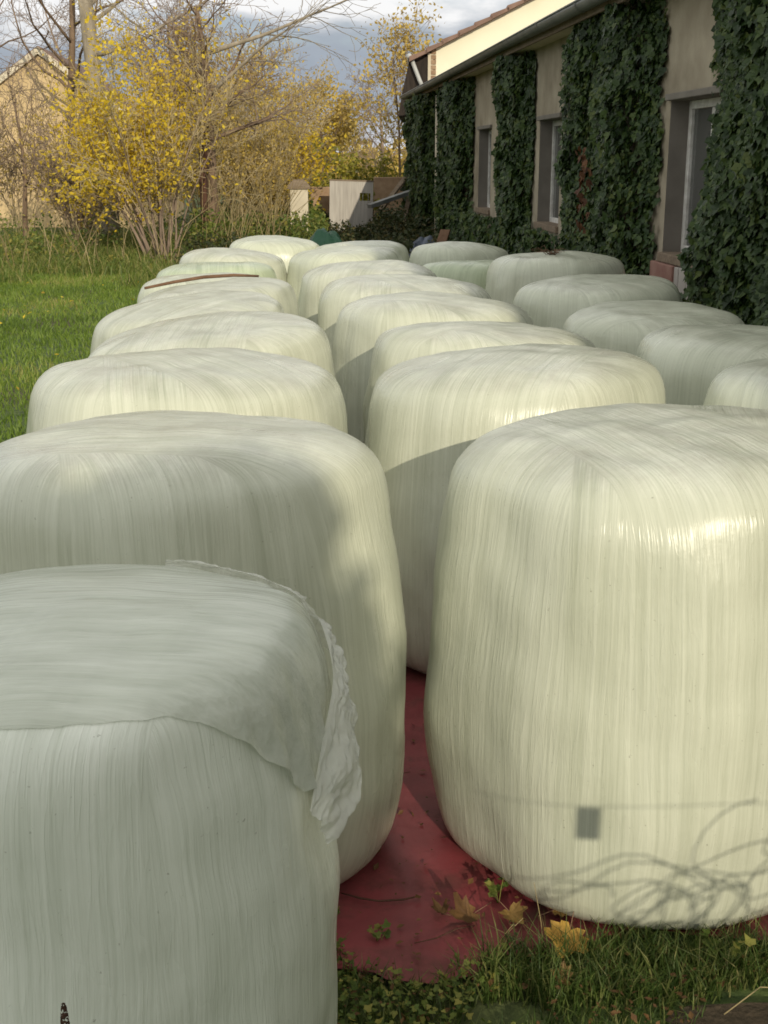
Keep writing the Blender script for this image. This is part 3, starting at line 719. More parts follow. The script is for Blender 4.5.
n = 420; r = np.random.default_rng(31); x = r.uniform(.0, 1.0, n); y = 2.72 + 1.9*r.random(n)**1.6; P = np.stack([x, y, np.full(n, .027)], -1)[off_bales(x, y, .8)]
Vv, Ff = leaves(P, unit(r.normal(size=(len(P), 3))*.3+np.array([0, 0, 1])), .016*(.3+r.random(len(P))**2*1.6), OVAL, r)
o = link_mesh('leaf_crumbs', Vv, Ff, M['leaf_brown'], None, False); tag(o, 'brown leaf crumbs and chaff strewn over the red sheet', 'leaf litter', None, 'stuff')
bm = bmesh.new(); vs = []
for k in range(60):
    a = k/60*6.2832; q = 1+.25*mnoise.noise(Vector((math.cos(a)*2, math.sin(a)*2, 1)))+.12*mnoise.noise(Vector((math.cos(a)*7, math.sin(a)*7, 1)))
    vs.append(bm.verts.new((1.35+.62*q*math.cos(a), 2.36+.22*q*math.sin(a), .003)))
bm.faces.new(vs); me = bpy.data.meshes.new('soil'); bm.to_mesh(me); bm.free(); me.materials.append(M['soil'])
o = bpy.data.objects.new('soil', me); COL.objects.link(o); o['kind'] = 'structure'; o['label'] = 'patch of bare dark soil at lower right'
# fallen maple leaves on the red sheet
def maple(label, mat, x, y, z, size, rot, curl, seed, tilt=(0, 0)):
    r = np.random.default_rng(seed); ang = []; rad = []
    lobes = [(-158, .40), (-132, .52), (-118, .44), (-100, .70), (-84, .54), (-66, .78), (-54, .84), (-38, .58), (-18, .78), (-8, .88), (0, 1.0)]
    full = [(-a, q) for a, q in lobes] ; full = sorted(set(lobes + full))
    pts = []
    for a, q in full:
        t_ = R_(a); q *= 1+.08*r.normal(); pts.append((math.sin(t_)*q, math.cos(t_)*q))
    pts.append((0, -.18))
    rings = 5; V = [(0, 0, 0)]; F = []; k = len(pts)
    for i in range(1, rings+1):
        f_ = i/rings
        for a, b in pts:
            px, py = a*f_, b*f_
            zz = curl*(px*px*1.3 + .5*py*py) + .10*math.sin(px*6+seed)*f_*curl + .06*f_*math.sin(math.atan2(px, py)*7)
            V.append((px, py, zz))
    for j in range(k): F.append([0, 1+j, 1+(j+1) % k])
    for i in range(rings-1):
        for j in range(k): F.append([1+i*k+j, 1+(i+1)*k+j, 1+(i+1)*k+(j+1) % k, 1+i*k+(j+1) % k])
    root = empty('fallen_leaf', (x, y, z), rot); tag(root, label, 'fallen leaf', 'fallen leaves on the red sheet')
    from mathutils import Matrix
    root.rotation_euler = (Matrix.Rotation(tilt[0], 3, 'X') @ Matrix.Rotation(tilt[1], 3, 'Y') @ Matrix.Rotation(rot, 3, 'Z')).to_euler()
    V = np.array(V)*size*.5; V[:, 2] += .006 - min(0, V[:, 2].min())
    link_mesh('blade', V, F, M[mat], root, True)
    mb = MB(); mb.tube([(0, -.05*size, .004), (.05*size, -.3*size, .012), (.1*size, -.55*size, .02)], [.0016, .0013, .0012], 5); mb.build('stalk', M['stick'], root, True)
    return root
maple('large golden maple leaf lying at the edge of the grass', 'leaf_gold', .70, 2.80, .045, .17, 2.6, .28, 1, (.42, .08))
maple('curled brown leaf with its stalk sticking up on the red sheet', 'leaf_brown', .455, 2.93, .03, .135, 1.9, .9, 2, (.3, .15))
maple('small brown leaf left of the curled leaf', 'leaf_brown', .385, 2.955, .025, .075, .4, 1.0, 3)
maple('ochre leaf right of the curled leaf by the foot of the bale', 'leaf_ochre', .575, 2.93, .03, .11, 3.6, .6, 4, (.3, -.1))
maple('ochre leaf pressed against the foot of the front right bale', 'leaf_ochre', .70, 2.93, .04, .12, 5.0, .4, 5, (.4, 0))
maple('yellowish leaf half hidden in the grass below the golden leaf', 'leaf_ochre', .66, 2.66, .02, .085, 1.2, .5, 6, (.5, .2))
maple('brown leaf deeper in the passage between the bales', 'leaf_brown', .335, 3.75, .03, .08, 1.0, 1.0, 7)
# twigs on the sheet
mb = MB(); mb.tube([(.12, 3.08, .024), (.17, 3.045, .028), (.22, 3.03, .026), (.29, 3.035, .024), (.33, 3.05, .022)], [.002, .003, .003, .003, .002], 5)
tag(mb.build('twig', M['bark_red'], None, True), 'thin dark twig lying on the red sheet near the torn front bale', 'twig')
mb = MB(); mb.tube([(.30, 2.83, .026), (.36, 2.85, .024), (.42, 2.885, .026), (.47, 2.90, .022)], [.0015, .002, .002, .0012], 5)
tag(mb.build('twig', M['bark_red'], None, True), 'dark bent twig on the red sheet below the curled brown leaf', 'twig')
# small weeds rooted by the sheet
def weed(label, x, y, h, n, size, seed, mat='scrub'):
    r = np.random.default_rng(seed); root = empty('weed', (x, y, 0)); tag(root, label, 'weed', 'small weeds around the red sheet')
    mb = MB(); P = []
    for k in range(max(3, n//4)):
        a = r.random()*6.283; e = np.array([math.cos(a)*h*.5, math.sin(a)*h*.5, h*(.6+.5*r.random())])
        mb.tube([(0, 0, 0), e*np.array([.4, .4, .6]), e], [.0018, .0014, .001], 4)
        for q in range(4): P.append(e*(.55+.15*q) + r.normal(size=3)*.008)
    mb.build('stem', M['straw'] if mat != 'scrub' else M[mat], root, True)
    P = np.array(P)
    Vv, Ff = leaves(P, unit(r.normal(size=(len(P), 3))*.5+np.array([0, -.2, 1])), size*(.6+.8*r.random(len(P))), IVY, r)
    link_mesh('leaves', Vv, Ff, M[mat], root, False)
weed('small green weed sprouting at the foot of the front right bale', .555, 3.02, .075, 14, .024, 1)
weed('green weed on the sheet beside the torn front bale', .21, 2.86, .06, 14, .02, 2)
weed('green weed in the corner below the torn front bale', .07, 2.93, .08, 12, .02, 3)
weed('broad leaved weed in the grass by the right bale', 1.08, 2.70, .10, 18, .026, 4)
weed('dry purple weed stalk standing on the sheet edge', .52, 2.80, .13, 8, .012, 5, 'darkgreen')
mb = MB(); mb.tube([(.635, 2.78, 0), (.625, 2.79, .10), (.605, 2.80, .21)], [.0016, .0013, .0008], 4)
tag(mb.build('grass_stalk', M['straw'], None, True), 'single long dry stalk standing before the front right bale', 'grass stalk')
mb = MB(); mb.tube([(1.0, 2.46, .05), (1.10, 2.50, .09), (1.2, 2.49, .085), (1.3, 2.45, .06)], [.0018, .0018, .0015, .001], 4)
tag(mb.build('grass_stalk', M['straw'], None, True), 'pale dry stalk bent over the grass at lower right', 'grass stalk')
# seed head before the torn bale
ro = empty('seed_stalk', (-.336, 1.55, .08)); tag(ro, 'dark seed head on a thin stalk before the torn front bale', 'weed')
mb = MB(); mb.tube([(0, 0, -.1), (.004, 0, .4), (0, .0, .70)], [.003, .0025, .002], 5); mb.build('stem', M['straw'], ro, True)
r = np.random.default_rng(3); zz = r.uniform(.66, .765, 220); aa = r.random(220)*6.283; rr = .0065*np.sin(np.clip((zz-.655)/.115, 0, 1)*3.14)**.5
P = np.stack([rr*np.cos(aa), rr*np.sin(aa), zz], -1); Vv, Ff = leaves(P, unit(P*np.array([1, 1, 0])+1e-4), .007, OVAL, r); link_mesh('seed_head', Vv, Ff, M['bark_red'], ro, False)
# dry tuft on the domed bale, and straws on the torn bale
def tuft(label, x, y, z, n, L, seed, q=1.0):
    r = np.random.default_rng(seed); mb = MB()
    for k in range(n):
        a = r.random(2)*6.283; d = np.array([math.cos(a[0]), math.sin(a[0]), .25+.4*r.random()])*L*(.4+.6*r.random()); o_ = r.normal(size=3)*.015; o_[2] = 0
        mb.tube([o_, o_+d*np.array([.5, .5, .7]), o_+d*np.array([1, 1, .5])], [.003*q, .0025*q, .0015*q], 3)
    tag(mb.build('dry_tuft', M['stick'], None, True, (x, y, z)), label, 'dry weeds')
tuft('small dry tuft of weeds on top of the domed bale by the wall', 2.22, 10.5, 1.235, 26, .17, 1)

# ------------------------------------------------------------------ long ivy-clad building
W, Y0, Y1, HE = 3.4, .2, 32.6, 3.52
WIN = [(9.95, 11.28), (15.75, 17.08), (21.1, 22.43)]; SZ, HZ, DEP = 1.19, 2.50, .20
bld = empty('farm_building', (W, 16, 0)); tag(bld, 'long low farm building with plastered wall and zinc gutter beside the bales', 'building')
inv = lambda o: setattr(o, 'location', (-W, -16, 0))
mb = MB(); ys = sorted([Y0, Y1] + [v for w_ in WIN for v in w_]); zs = [-.1, SZ, HZ, HE]
for i in range(len(ys)-1):
    for j in range(3):
        if j == 1 and (ys[i], ys[i+1]) in WIN: continue
        mb.quad((W, ys[i], zs[j]), (W, ys[i], zs[j+1]), (W, ys[i+1], zs[j+1]), (W, ys[i+1], zs[j]))
mb.quad((W, Y0, -.1), (W+5.5, Y0, -.1), (W+5.5, Y0, HE), (W, Y0, HE)); mb.quad((W, Y1, -.1), (W, Y1, HE), (W+5.5, Y1, HE), (W+5.5, Y1, -.1)); mb.quad((W+5.5, Y0, -.1), (W+5.5, Y1, -.1), (W+5.5, Y1, HE+1), (W+5.5, Y0, HE+1))
inv(mb.build('wall', M['plaster'], bld))
for k, (a, b) in enumerate(WIN):
    X = W+DEP; wn = MB(); fw = .075; m_ = (a+b)/2
    for (p0, p1, q0, q1) in ((a, a+fw, SZ, HZ), (b-fw, b, SZ, HZ), (m_-.05, m_+.05, SZ+fw, HZ-fw), (a+fw, b-fw, SZ, SZ+fw), (a+fw, b-fw, HZ-fw, HZ)):
        wn.box(X-.035, X+.03, p0, p1, q0+.002, q1-.002)
    root = wn.build('window', M['white_paint'], bld, bevel=.006); inv(root)
    pn = MB(); pn.box(X-.005, X+.01, a+fw, m_-.05, SZ+fw, HZ-fw); pn.box(X-.005, X+.01, m_+.05, b-fw, SZ+fw, HZ-fw)
    pn.build('pane', M['glass'], root)
    rv = MB(); X2 = X+.06
    rv.quad((W, b, SZ), (X2, b, SZ), (X2, b, HZ), (W, b, HZ)); rv.quad((W, a, HZ), (X2, a, HZ), (X2, a, SZ), (W, a, SZ))
    rv.quad((W, a, HZ), (W, b, HZ), (X2, b, HZ), (X2, a, HZ)); rv.quad((W, a, SZ), (X2, a, SZ), (X2, b, SZ), (W, b, SZ))
    rv.build('reveal', M['plaster_grey'], root)
    ln = MB(); ln.box(W-.045, W+.12, a-.06, b+.05, HZ-.001, HZ+.055); ln.build('lintel', M['plaster_grey'], root, bevel=.008)
    sl = MB(); sl.box(W-.04, W+DEP-.03, a-.03, b+.03, SZ-.07, SZ+.012); sl.build('sill', M['old_timber'], root, bevel=.008)
# painted boarding and plaster below the nearest window
mb = MB(); mb.box(W-.06, W-.002, 10.78, 11.45, .35, 1.115); o = mb.build('apron_board', M['red_paint'], bld, bevel=.01); inv(o); o['label'] = 'faded red painted board below the window'
mb = MB()
for i in range(7): mb.box(W-.055+.006*(i % 2), W-.002, 9.95+i*.112, 10.055+i*.112, .30+.02*(i % 3), 1.112)
o = mb.build('apron_board', M['board_white'], bld, bevel=.006); inv(o); o['label'] = 'pale worn boards below the window'
# eaves: boxed board, gutter, low roof
mb = MB(); mb.box(W-.26, W-.003, Y0, Y1, HE-.10, HE-.075); inv(mb.build('soffit', M['pale_stone'], bld))
mb = MB(); mb.box(W-.29, W-.262, Y0-.1, Y1, HE-.13, HE+.02); inv(mb.build('fascia', M['old_timber'], bld))
mb = MB(); n = 13; th = np.linspace(math.pi, 2*math.pi, n); gx_, gz_ = W-.375, HE+.0
yy = np.arange(Y0-.15, Y1+.1, .5); prof = [(gx_+.083*math.cos(a), gz_+.083*math.sin(a)) for a in th] + [(gx_+.073*math.cos(a), gz_+.073*math.sin(a)) for a in th[::-1]]
k = len(prof); V = [(a, y, b+.01*math.sin(y*.4)) for y in yy for a, b in prof]
F = [[i*k+j, i*k+(j+1) % k, (i+1)*k+(j+1) % k, (i+1)*k+j] for i in range(len(yy)-1) for j in range(k)]
mb.add(V, F); F2 = [list(range(n))]; 
for y in (yy[0], yy[-1]): mb.add([(a, y, b+.01*math.sin(y*.4)) for a, b in prof[:n]], [list(range(n))])
for y in np.arange(Y0+1, Y1, 2.0):   # joints
    zz = .01*math.sin(y*.4)
    for q in range(n-1):
        a, b = th[q], th[q+1]; R1 = .09
        mb.quad((gx_+R1*math.cos(a), y, gz_+zz+R1*math.sin(a)), (gx_+R1*math.cos(b), y, gz_+zz+R1*math.sin(b)), (gx_+R1*math.cos(b), y+.07, gz_+zz+R1*math.sin(b)), (gx_+R1*math.cos(a), y+.07, gz_+zz+R1*math.sin(a)))
mb.tube([(gx_-.083, Y0-.15, gz_+.003), (gx_-.083, Y1+.1, gz_+.003)], .012, 6)
inv(mb.build('gutter', M['zinc'], bld, True))
mb = MB(); s_ = .16
for i in range(17):
    x0 = W-.33+i*.36; x1 = x0+.39; z0 = HE+.035+(x0-W+.33)*s_
    mb.add([(x0, Y0-.15, z0), (x1, Y0-.15, z0+.36*s_-.02), (x1, Y1+.05, z0+.36*s_-.02), (x0, Y1+.05, z0), (x0, Y0-.15, z0+.02), (x1, Y0-.15, z0+.36*s_), (x1, Y1+.05, z0+.36*s_), (x0, Y1+.05, z0+.02)],
           [[0,3,2,1],[4,5,6,7],[0,1,5,4],[1,2,6,5],[2,3,7,6],[3,0,4,7]])
inv(mb.build('roof', M['roof_tile'], bld))

# ivy on the facade
def ivy_patch(label, yr, zr, seed, dens=520, inside=None, size=.095, dep=(.07, .42), far=1.0):
    r = np.random.default_rng(seed); area = (yr[1]-yr[0])*(zr[1]-zr[0]); n = int(area*dens)
    y = r.uniform(*yr, n); z = r.uniform(*zr, n)
    nn = np.array([mnoise.noise(Vector((a*1.1, b*1.1, seed))) + .5*mnoise.noise(Vector((a*3, b*3, seed))) for a, b in zip(y, z)])
    wob = np.array([mnoise.noise(Vector((b*1.6, seed*3.1, 0))) + .5*mnoise.noise(Vector((b*5, seed*3.1, 0))) for b in z])*.26
    wob2 = np.array([mnoise.noise(Vector((b*1.6, seed*7.7, 0))) + .5*mnoise.noise(Vector((b*5, seed*7.7, 0))) for b in z])*.26
    e = np.minimum(y - yr[0] - .12 + wob, yr[1] - .12 - y + wob2)   # distance from the ragged side edges
    k = e > -.30*r.random(n)**4
    if inside is not None: k &= inside(y, z)
    y, z, nn, e = y[k], z[k], nn[k], e[k]; n = len(y)
    edge_ = np.clip(e/.5, .10, 1)
    D = (dep[0] + (dep[1]-dep[0])*np.clip(.5+.55*nn, 0, 1))*edge_
    x = W - .02 - D*r.random(n)**.35
    N = unit(np.stack([-np.ones(n), r.normal(size=n)*.5 - .25, .35 + r.normal(size=n)*.4], -1))
    root = empty('ivy', (W, (yr[0]+yr[1])/2, 0)); tag(root, label, 'ivy', 'ivy growing on the farm building')
    dead = (nn > .62) & (r.random(n) < .5)
    P = np.stack([x, y, z], -1)
    s = size*(.40+.95*r.random(n))*np.where(r.random(n) < .15, 1.25, 1)
    Vv, Ff = leaves(P[~dead], N[~dead], s[~dead], IVY, r, 1.2); o = link_mesh('leaves', Vv, Ff, M['ivy'], root, False); o.location = -root.location
    mb = MB()
    for q in range(int((yr[1]-yr[0])*4)):
        yy_ = r.uniform(yr[0]+.25, yr[1]-.25); zt = r.uniform(zr[0]+(zr[1]-zr[0])*.5, zr[1]-.1)
        pts = [(W-.03, yy_, -.05)]
        for s_i in range(1, 9): pts.append((W-.03-.03*r.random(), yy_+.12*r.normal(), zt*s_i/8))
        mb.tube(pts, np.linspace(.022, .006, 9), 5)
    o = mb.build('stems', M['bark_brown'], root, True); o.location = -root.location
    return root
ivy_patch('dark ivy covering the near end of the wall right of the nearest window', (4.2, 10.1), (0, 3.40), 101, 1600, None, .072)
ivy_patch('thick ivy between the nearest and middle windows, with a brown streak', (11.42, 14.95), (0, 3.40), 102, 1450, None, .072)
ivy_patch('ivy column between the middle and farthest windows', (17.35, 19.9), (0, 3.38), 103, 1100, lambda y, z: (y < 20.0 + .5*np.sin(z*2.1) - np.clip(z-1.9, 0, 2)*.5 + np.clip(1.6-z, 0, 2)*1.2), .09)
ivy_patch('low ivy below the sill of the middle window', (14.9, 17.6), (0, 1.12), 106, 1150, None, .075, (.12, .5))
ivy_patch('low ivy below the sill of the farthest window', (19.8, 22.9), (0, 1.12), 107, 950, None, .08, (.12, .5))
ivy_patch('ivy column left of the farthest window', (22.9, 27.15), (0, 3.38), 104, 850, None, .09)
ivy_patch('bushy ivy at the far end of the wall below the gutter end', (27.55, 33.0), (0, 3.38), 105, 800, None, .10, (.15, .55))
# brown withered streak in the thick ivy
r = np.random.default_rng(55); n = 45; y = 12.75+.10*r.normal(size=n); z = r.uniform(1.3, 2.1, n)
Vv, Ff = leaves(np.stack([W-.36-.08*r.random(n), y, z], -1), unit(np.stack([-np.ones(n), r.normal(size=n)*.4, r.normal(size=n)*.4], -1)), .09, IVY, r, 1.0)
iv = [o for o in bpy.data.objects if o.get('label', '').startswith('thick ivy')][0]
o = link_mesh('withered_leaves', Vv, Ff, M['ivy_dead'], iv, False); o.location = -iv.location; o['label'] = 'brown withered ivy leaves'
# pipe between the two far ivy columns
mb = MB(); mb.tube([(W-.14, 27.35, .1), (W-.14, 27.35, 3.3)], .05, 8)
inv(mb.build('downpipe', M['pale_stone'], bld, True))

# ------------------------------------------------------------------ taller building behind with the yellow gable
YG = 34.0
yb = empty('yellow_house', (3.6, YG, 0)); yb.rotation_euler = (0, 0, R_(-6.2)); tag(yb, 'taller house with sunlit yellow gable rising above the long gutter', 'building')
loc = (-3.6, -YG, 0)
def part(mb, name, mat, **k):
    o = mb.build(name, M[mat], yb, **k); o.location = loc; return o
x0, z0, sl = 3.48, 4.55, .487
xr = x0 + 6.0
mb = MB()
def zt(x): return z0 + (x-x0)*sl if x <= xr else z0 + (2*xr-x-x0)*sl
xe = 2*xr - x0
mb.add([(3.92, YG, 0), (xe, YG, 0), (xe, YG, zt(xe)), (xr, YG, zt(xr)), (3.92, YG, zt(3.92)), (3.92, YG+9, 0), (xe, YG+9, 0), (xe, YG+9, zt(xe)), (xr, YG+9, zt(xr)), (3.92, YG+9, zt(3.92))],
       [[0, 1, 2, 3, 4], [5, 9, 8, 7, 6], [0, 4, 9, 5], [1, 6, 7, 2]])
part(mb, 'gable_wall', 'yellow_wall')
mb = MB(); mb.box(3.78, 3.918, YG-.02, YG+.5, 0, z0+.10); part(mb, 'quoin', 'pale_stone')
mb = MB()
for i in range(9): mb.box(3.86, 3.99, YG-.035, YG-.003, 3.62+i*.125, 3.735+i*.125 - .01*(i % 2))
part(mb, 'bare_bricks', 'brick', bevel=.01)
# roof slopes with stepped tile verge
mb = MB()
nst = 15
for i in range(nst):
    a, b = x0-.18 + i*(xr-x0+.18)/nst, x0-.18 + (i+1)*(xr-x0+.18)/nst + .05
    za, zb = z0 + (a-x0)*sl + .09, z0 + (b-x0)*sl + .03
    mb.add([(a, YG-.30, za-.13), (b, YG-.30, zb-.08), (b, YG+9.2, zb-.08), (a, YG+9.2, za-.13), (a, YG-.30, za), (b, YG-.30, zb), (b, YG+9.2, zb), (a, YG+9.2, za)], [[0,3,2,1],[4,5,6,7],[0,1,5,4],[1,2,6,5],[2,3,7,6],[3,0,4,7]])
a, b = xr, xe+.3
mb.add([(a, YG-.3, zt(xr)), (b, YG-.3, zt(xe)-.15), (b, YG+9.2, zt(xe)-.15), (a, YG+9.2, zt(xr)), (a, YG-.3, zt(xr)+.1), (b, YG-.3, zt(xe)), (b, YG+9.2, zt(xe)), (a, YG+9.2, zt(xr)+.1)], [[0,3,2,1],[4,5,6,7],[0,1,5,4],[1,2,6,5],[2,3,7,6],[3,0,4,7]])
part(mb, 'roof', 'roof_tile')
# recess under the projecting eaves, its shade put in as near-black colour
mb = MB()
pr = [(3.30, z0-.06), (3.775, z0+.06), (3.775, 3.45), (3.45, 3.30), (3.36, 3.12), (3.02, 3.10), (3.10, 3.6)]
V = [(a, YG+.05, b) for a, b in pr] + [(a, YG+6, b) for a, b in pr]; k = len(pr)
mb.add(V, [list(range(k)), list(range(2*k-1, k-1, -1))] + [[i, i+k, (i+1) % k+k, (i+1) % k] for i in range(k)])
part(mb, 'eaves_recess_shade', 'timber_shade')
mb = MB(); mb.tube([(3.36, YG-.10, z0-.02), (3.40, YG-.10, z0-.16), (3.56, YG-.12, z0-.55), (3.76, YG-.14, z0-.98)], .055, 10); mb.tube([(3.30, YG-.10, z0+.02), (3.30, YG+6, z0+.02)], .07, 8)
part(mb, 'downpipe', 'zinc_pale', smooth=True)

# ------------------------------------------------------------------ tan house far left
th_ = empty('tan_house', (-7.2, 40, 0)); tag(th_, 'tan house with pointed gable behind the bare trees at far left', 'building')
yh = 40.0; xa, za_, hw = -7.15, 5.12, 3.3
zl = za_ - hw*.72
mb = MB(); mb.add([(xa-hw, yh, 0), (xa+hw, yh, 0), (xa+hw, yh, zl), (xa, yh, za_), (xa-hw, yh, zl), (xa-hw, yh+10, 0), (xa+hw, yh+10, 0), (xa+hw, yh+10, zl), (xa, yh+10, za_), (xa-hw, yh+10, zl)],
   [[0,1,2,3,4],[9,8,7,6,5],[1,6,7,2],[0,4,9,5]])
o = mb.build('wall', M['tan_wall'], th_); o.location = (7.2, -40, 0)
mb = MB()
for s in (-1, 1):
    a, b = (xa, za_), (xa+s*(hw+.3), zl-.3*.72)
    mb.add([(a[0], yh-.12, a[1]+.02), (b[0], yh-.12, b[1]+.02), (b[0], yh+10.2, b[1]+.02), (a[0], yh+10.2, a[1]+.02), (a[0], yh-.12, a[1]+.13), (b[0], yh-.12, b[1]+.13), (b[0], yh+10.2, b[1]+.13), (a[0], yh+10.2, a[1]+.13)], [[0,3,2,1],[4,5,6,7],[0,1,5,4],[1,2,6,5],[2,3,7,6],[3,0,4,7]])
o = mb.build('roof', M['roof_tile'], th_); o.location = (7.2, -40, 0)
mb = MB()
for s in (-1, 1):
    for i in range(11):
        f0, f1 = i/11, (i+.93)/11; a = xa+s*hw*f0; b = xa+s*hw*f1; z1, z2 = za_-hw*f0*.72, za_-hw*f1*.72
        mb.add([(a, yh-.16, z1-.10), (b, yh-.16, z2-.10), (b, yh-.16, z2+.10), (a, yh-.16, z1+.10), (a, yh-.125, z1-.10), (b, yh-.125, z2-.10), (b, yh-.125, z2+.10), (a, yh-.125, z1+.10)], [[0,1,2,3],[4,7,6,5],[0,3,7,4],[1,5,6,2],[3,2,6,7],[0,4,5,1]])
o = mb.build('verge', M['pale_stone'], th_); o.location = (7.2, -40, 0)

# ------------------------------------------------------------------ far end: gatepost, wall, door panel, debris
gp = empty('gatepost', (.335, 28.6, .10)); tag(gp, 'pale limewashed gatepost with a dark brown cap at the yard end', 'gatepost')
mb = MB(); mb.box(-.20, .20, -.2, .2, -.1, 1.28); mb.build('post', M['pale_stone'], gp, bevel=.02)
mb = MB(); mb.add([(-.34, -.32, 1.322), (.34, -.32, 1.322), (.34, .32, 1.322), (-.34, .32, 1.322), (-.34, -.32, 1.40), (.34, -.32, 1.40), (.34, .32, 1.40), (-.34, .32, 1.40), (-.16, -.1, 1.60), (.16, -.1, 1.60), (.16, .1, 1.60), (-.16, .1, 1.60)], [[0,3,2,1],[0,1,5,4],[1,2,6,5],[2,3,7,6],[3,0,4,7],[4,5,9,8],[5,6,10,9],[6,7,11,10],[7,4,8,11],[8,9,10,11]])
oc = mb.build('cap', M['old_timber'], gp, bevel=.01); oc.scale = (.74, .74, .74); oc.location = (0, 0, 1.282-1.322*.74)
mb = MB(); mb.box(.66, 1.30, 31.9, 32.1, -.1, 1.36); tag(mb.build('rubble_wall', M['brick'], None, bevel=.02), 'short pale rubble wall between the gatepost and the white panel', 'wall')
mb = MB(); mb.box(2.45, 3.3, 35.0, 35.2, -.1, 1.55); tag(mb.build('rubble_wall', M['brick'], None, bevel=.02), 'stretch of brick wall behind the heap of planks', 'wall')
dp = empty('door_panel', (1.58, 30.5, .36)); tag(dp, 'dirty white door panel with a small broken opening leaning upright at the yard end', 'door'); dp.rotation_euler = (R_(-6), R_(2), R_(4))
mb = MB(); t_ = .04
xs = [-.52, .20, .46, .52]; zs = [0, .72, .90, 1.16]
for i in range(3):
    for j in range(3):
        if i == 1 and j == 1: continue
        mb.box(xs[i], xs[i+1], 0, t_, zs[j], zs[j+1])
mb.build('board', M['board_white'], dp)
mb = MB()
for i in range(8): mb.box(-.515+i*.13, -.515+i*.13+.012, -.008, -.001, .004, 1.155)
mb.build('board_batten', M['board_white'], dp)
mb = MB(); mb.box(-.54, .54, -.012, .052, 1.162, 1.195); mb.build('top_rail', M['old_timber'], dp)
def plank(label, a, b, w_, t_, mat, name='plank'):
    a, b = np.array(a, float), np.array(b, float); d = unit(b-a); s = unit(np.cross(d, (0, 0, 1)))*w_/2; u = unit(np.cross(s, d))*t_/2
    V = [a-s-u, a+s-u, a+s+u, a-s+u, b-s-u, b+s-u, b+s+u, b-s+u]
    mb = MB(); mb.add(V, [[0,3,2,1],[4,5,6,7],[0,1,5,4],[1,2,6,5],[2,3,7,6],[3,0,4,7]])
    tag(mb.build(name, M[mat], None, bevel=.006), label, 'plank', 'planks in the debris heap')
plank('long pale plank leaning against the far ivy', (2.3, 30.6, .85), (3.1, 31.4, 1.75), .14, .05, 'old_timber')
plank('grey beam lying slanted across the debris heap', (2.0, 30.2, .95), (3.15, 30.8, 1.30), .20, .09, 'zinc')
plank('dark short plank propped under the grey beam', (2.75, 30.3, .2), (3.05, 30.9, 1.30), .11, .05, 'old_timber')
plank('reddish board leaning on the low ivy near the last bales', (2.72, 22.9, .25), (2.92, 23.1, .78), .22, .03, 'stick')
bush('brown_bush', 'brown withered bush in front of the debris heap', (2.45, 28.6, 0), .75, .8, .95, 2600, 'darkgreen', .08, 111, None, clumps=34)
bush('dark_shrub', 'dark green shrub right of the white door panel', (1.75, 27.6, 0), .75, .8, .62, 2400, 'darkgreen', .075, 112, None, clumps=34)
bush('dark_shrub', 'dark shrub between gatepost and white door panel', (.95, 31.5, 0), .5, .5, .95, 1700, 'darkgreen', .08, 113, None, clumps=30)
bush('yellow_sapling', 'small yellow leaved sapling beside the white door panel', (2.2, 31.6, 0), .35, .4, 1.3, 700, 'olive', .08, 114, None, clumps=22)
# crumpled tarpaulin and a heap of dark plastic
def crumple(name, label, cat, c, rx, ry, h, mat, seed, rough=.35):
    nu, nv = 40, 40; V = []
    for i in range(nv):
        for j in range(nu):
            a, b = j/(nu-1)*2-1, i/(nv-1)*2-1
            e = max(abs(a), abs(b)); zz = h*max(0, 1-e**3) + h*rough*mnoise.noise(Vector((a*2.2, b*2.2, seed)))*(1-e**4) + h*.04*mnoise.noise(Vector((a*6, b*6, seed)))
            V.append((a*rx*(1+.08*mnoise.noise(Vector((a*3, b*3, seed+4)))), b*ry, max(0, zz)))
    F = [[i*nu+j, i*nu+j+1, (i+1)*nu+j+1, (i+1)*nu+j] for i in range(nv-1) for j in range(nu-1)]
    tag(link_mesh(name, V, F, M[mat], None, False, c), label, cat)
bush('brown_bush', 'low brown bush at the foot of the white door panel', (1.30, 29.5, 0), .55, .5, .74, 1500, 'darkgreen', .075, 116, None, clumps=26)
crumple('tarpaulin', 'dark green tarpaulin heap just beyond the last bales', 'tarpaulin', (.50, 15.7, 0), .42, .6, 1.16, 'green_tarp', 2, .05)
crumple('plastic_heap', 'small blue grey heap of plastic by the low ivy', 'plastic sheet', (2.55, 23.2, .2), .30, .3, .42, 'blue_grey', 5)

# ------------------------------------------------------------------ behind the viewer: unseen things put in to cast the shade in front
fc = empty('wire_fence', (2.05, -.5, 0)); tag(fc, 'wire fence with loose coils of wire behind the viewer', 'fence')
for x in (-1.0, .95, 2.9):
    mb = MB(); mb.tube([(x, 0, -.1), (x+.02, 0, 1.15)], [.035, .03], 8); mb.build('post', M['bark_grey'], fc, True)
mb = MB()
for z in (.55, 1.0): mb.tube([(-1.0, 0, z), (0, .01, z-.03), (.95, 0, z), (2.0, .01, z-.03), (2.9, 0, z)], .0025, 4)
r = np.random.default_rng(77)
for k in range(30):
    cx, cz, rr = r.uniform(-.80, .5), r.uniform(1.08, 1.46), r.uniform(.05, .20); P = []
    if cx < -.45: cz = min(cz, 1.2)
    for a in np.linspace(0, 6.283*(.6+.6*r.random()), 26): P.append((cx+rr*math.cos(a+k)*1.25+.02*math.sin(3*a+k), .06*math.sin(a*1.3+k), cz+rr*.8*math.sin(a+k)+.015*math.sin(4*a)))
    mb.tube(P, .0027, 4)
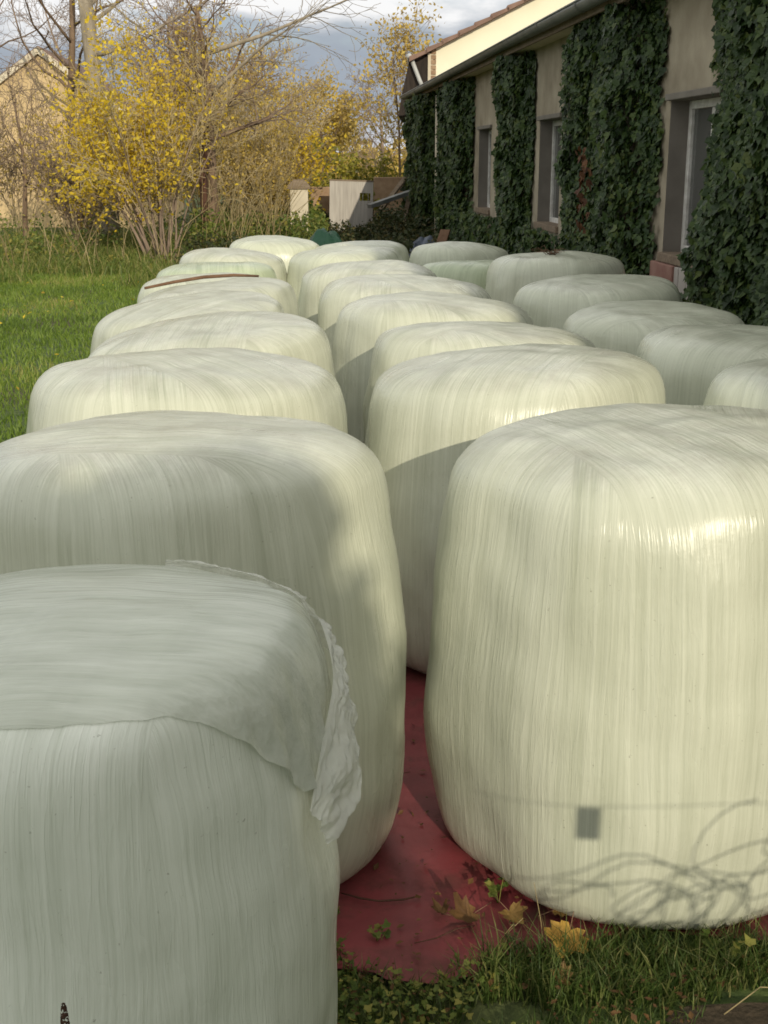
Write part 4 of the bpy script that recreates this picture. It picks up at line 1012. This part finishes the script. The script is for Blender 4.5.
mb.tube([(-1.0, 0, 1.50), (-.5, .0, 1.515), (-.2, .02, 1.49), (.1, 0, 1.56), (.5, 0, 1.50)], .0013, 4)
mb.build('wire', M['wire'], fc, True)
mb = MB(); mb.box(-.81, -.76, -.01, .01, 1.415, 1.50); mb.build('tag_plate', M['plate'], fc)
make_tree('bramble', 'bare bramble arching over the wire fence behind the viewer', 'shrub', (2.1, -.75, 0), 1.5, .007, 121, dict(seg=[10, 6, 4], wander=[.10, .16, .2], up=[-.06, -.02, 0], taper=[.7, .8, .8], kids=[5, 4], start=[.3, .2], ang=[40, 40], len=[.35, .5], rk=[.7, .7], split=.5, rmin=.003), None, 0, stems=14, fan=.5, spread_base=.5, twig='twig')
bush('shade_evergreen', 'unseen narrow evergreen added behind the viewer to shade the front left bales', (1.80, -12.0, 0), .77, .7, 6.22, 60000, 'ivy', .20, 122, None, 'bush', 800, 'bark_brown', .45)  # added out of view, height and width shaped to shade the front left bales

bn_ = empty('shade_barn', (8.05, -11, 0)); tag(bn_, 'unseen tall building added behind the viewer to shade the right row', 'building')  # added out of view so its shadow edge falls along the bale rows
mb = MB(); e_ = 7.6
mb.add([(-3.45, -3, 0), (3.45, -3, 0), (3.45, 3, 0), (-3.45, 3, 0), (-3.45, -3, e_), (3.45, -3, e_), (3.45, 3, e_), (-3.45, 3, e_), (-3.45, 0, e_+1.6), (3.45, 0, e_+1.6)],
       [[0,1,5,4],[2,3,7,6],[1,2,6,9,5],[3,0,4,8,7]])
mb.build('wall', M['plaster'], bn_)
mb = MB()
for q in (-1, 1):
    mb.add([(-3.5, 0, e_+1.62), (3.6, 0, e_+1.62), (3.6, q*3.3, e_-.14), (-3.5, q*3.3, e_-.14), (-3.5, 0, e_+1.76), (3.6, 0, e_+1.76), (3.6, q*3.3, e_), (-3.5, q*3.3, e_)], [[0,1,2,3],[7,6,5,4],[0,4,5,1],[1,5,6,2],[2,6,7,3],[3,7,4,0]])
mb.build('roof', M['roof_tile'], bn_)
mb = MB(); mb.box(-1.6, 1.6, 3.0, 3.06, 0, 3.2); mb.build('door', M['old_timber'], bn_)
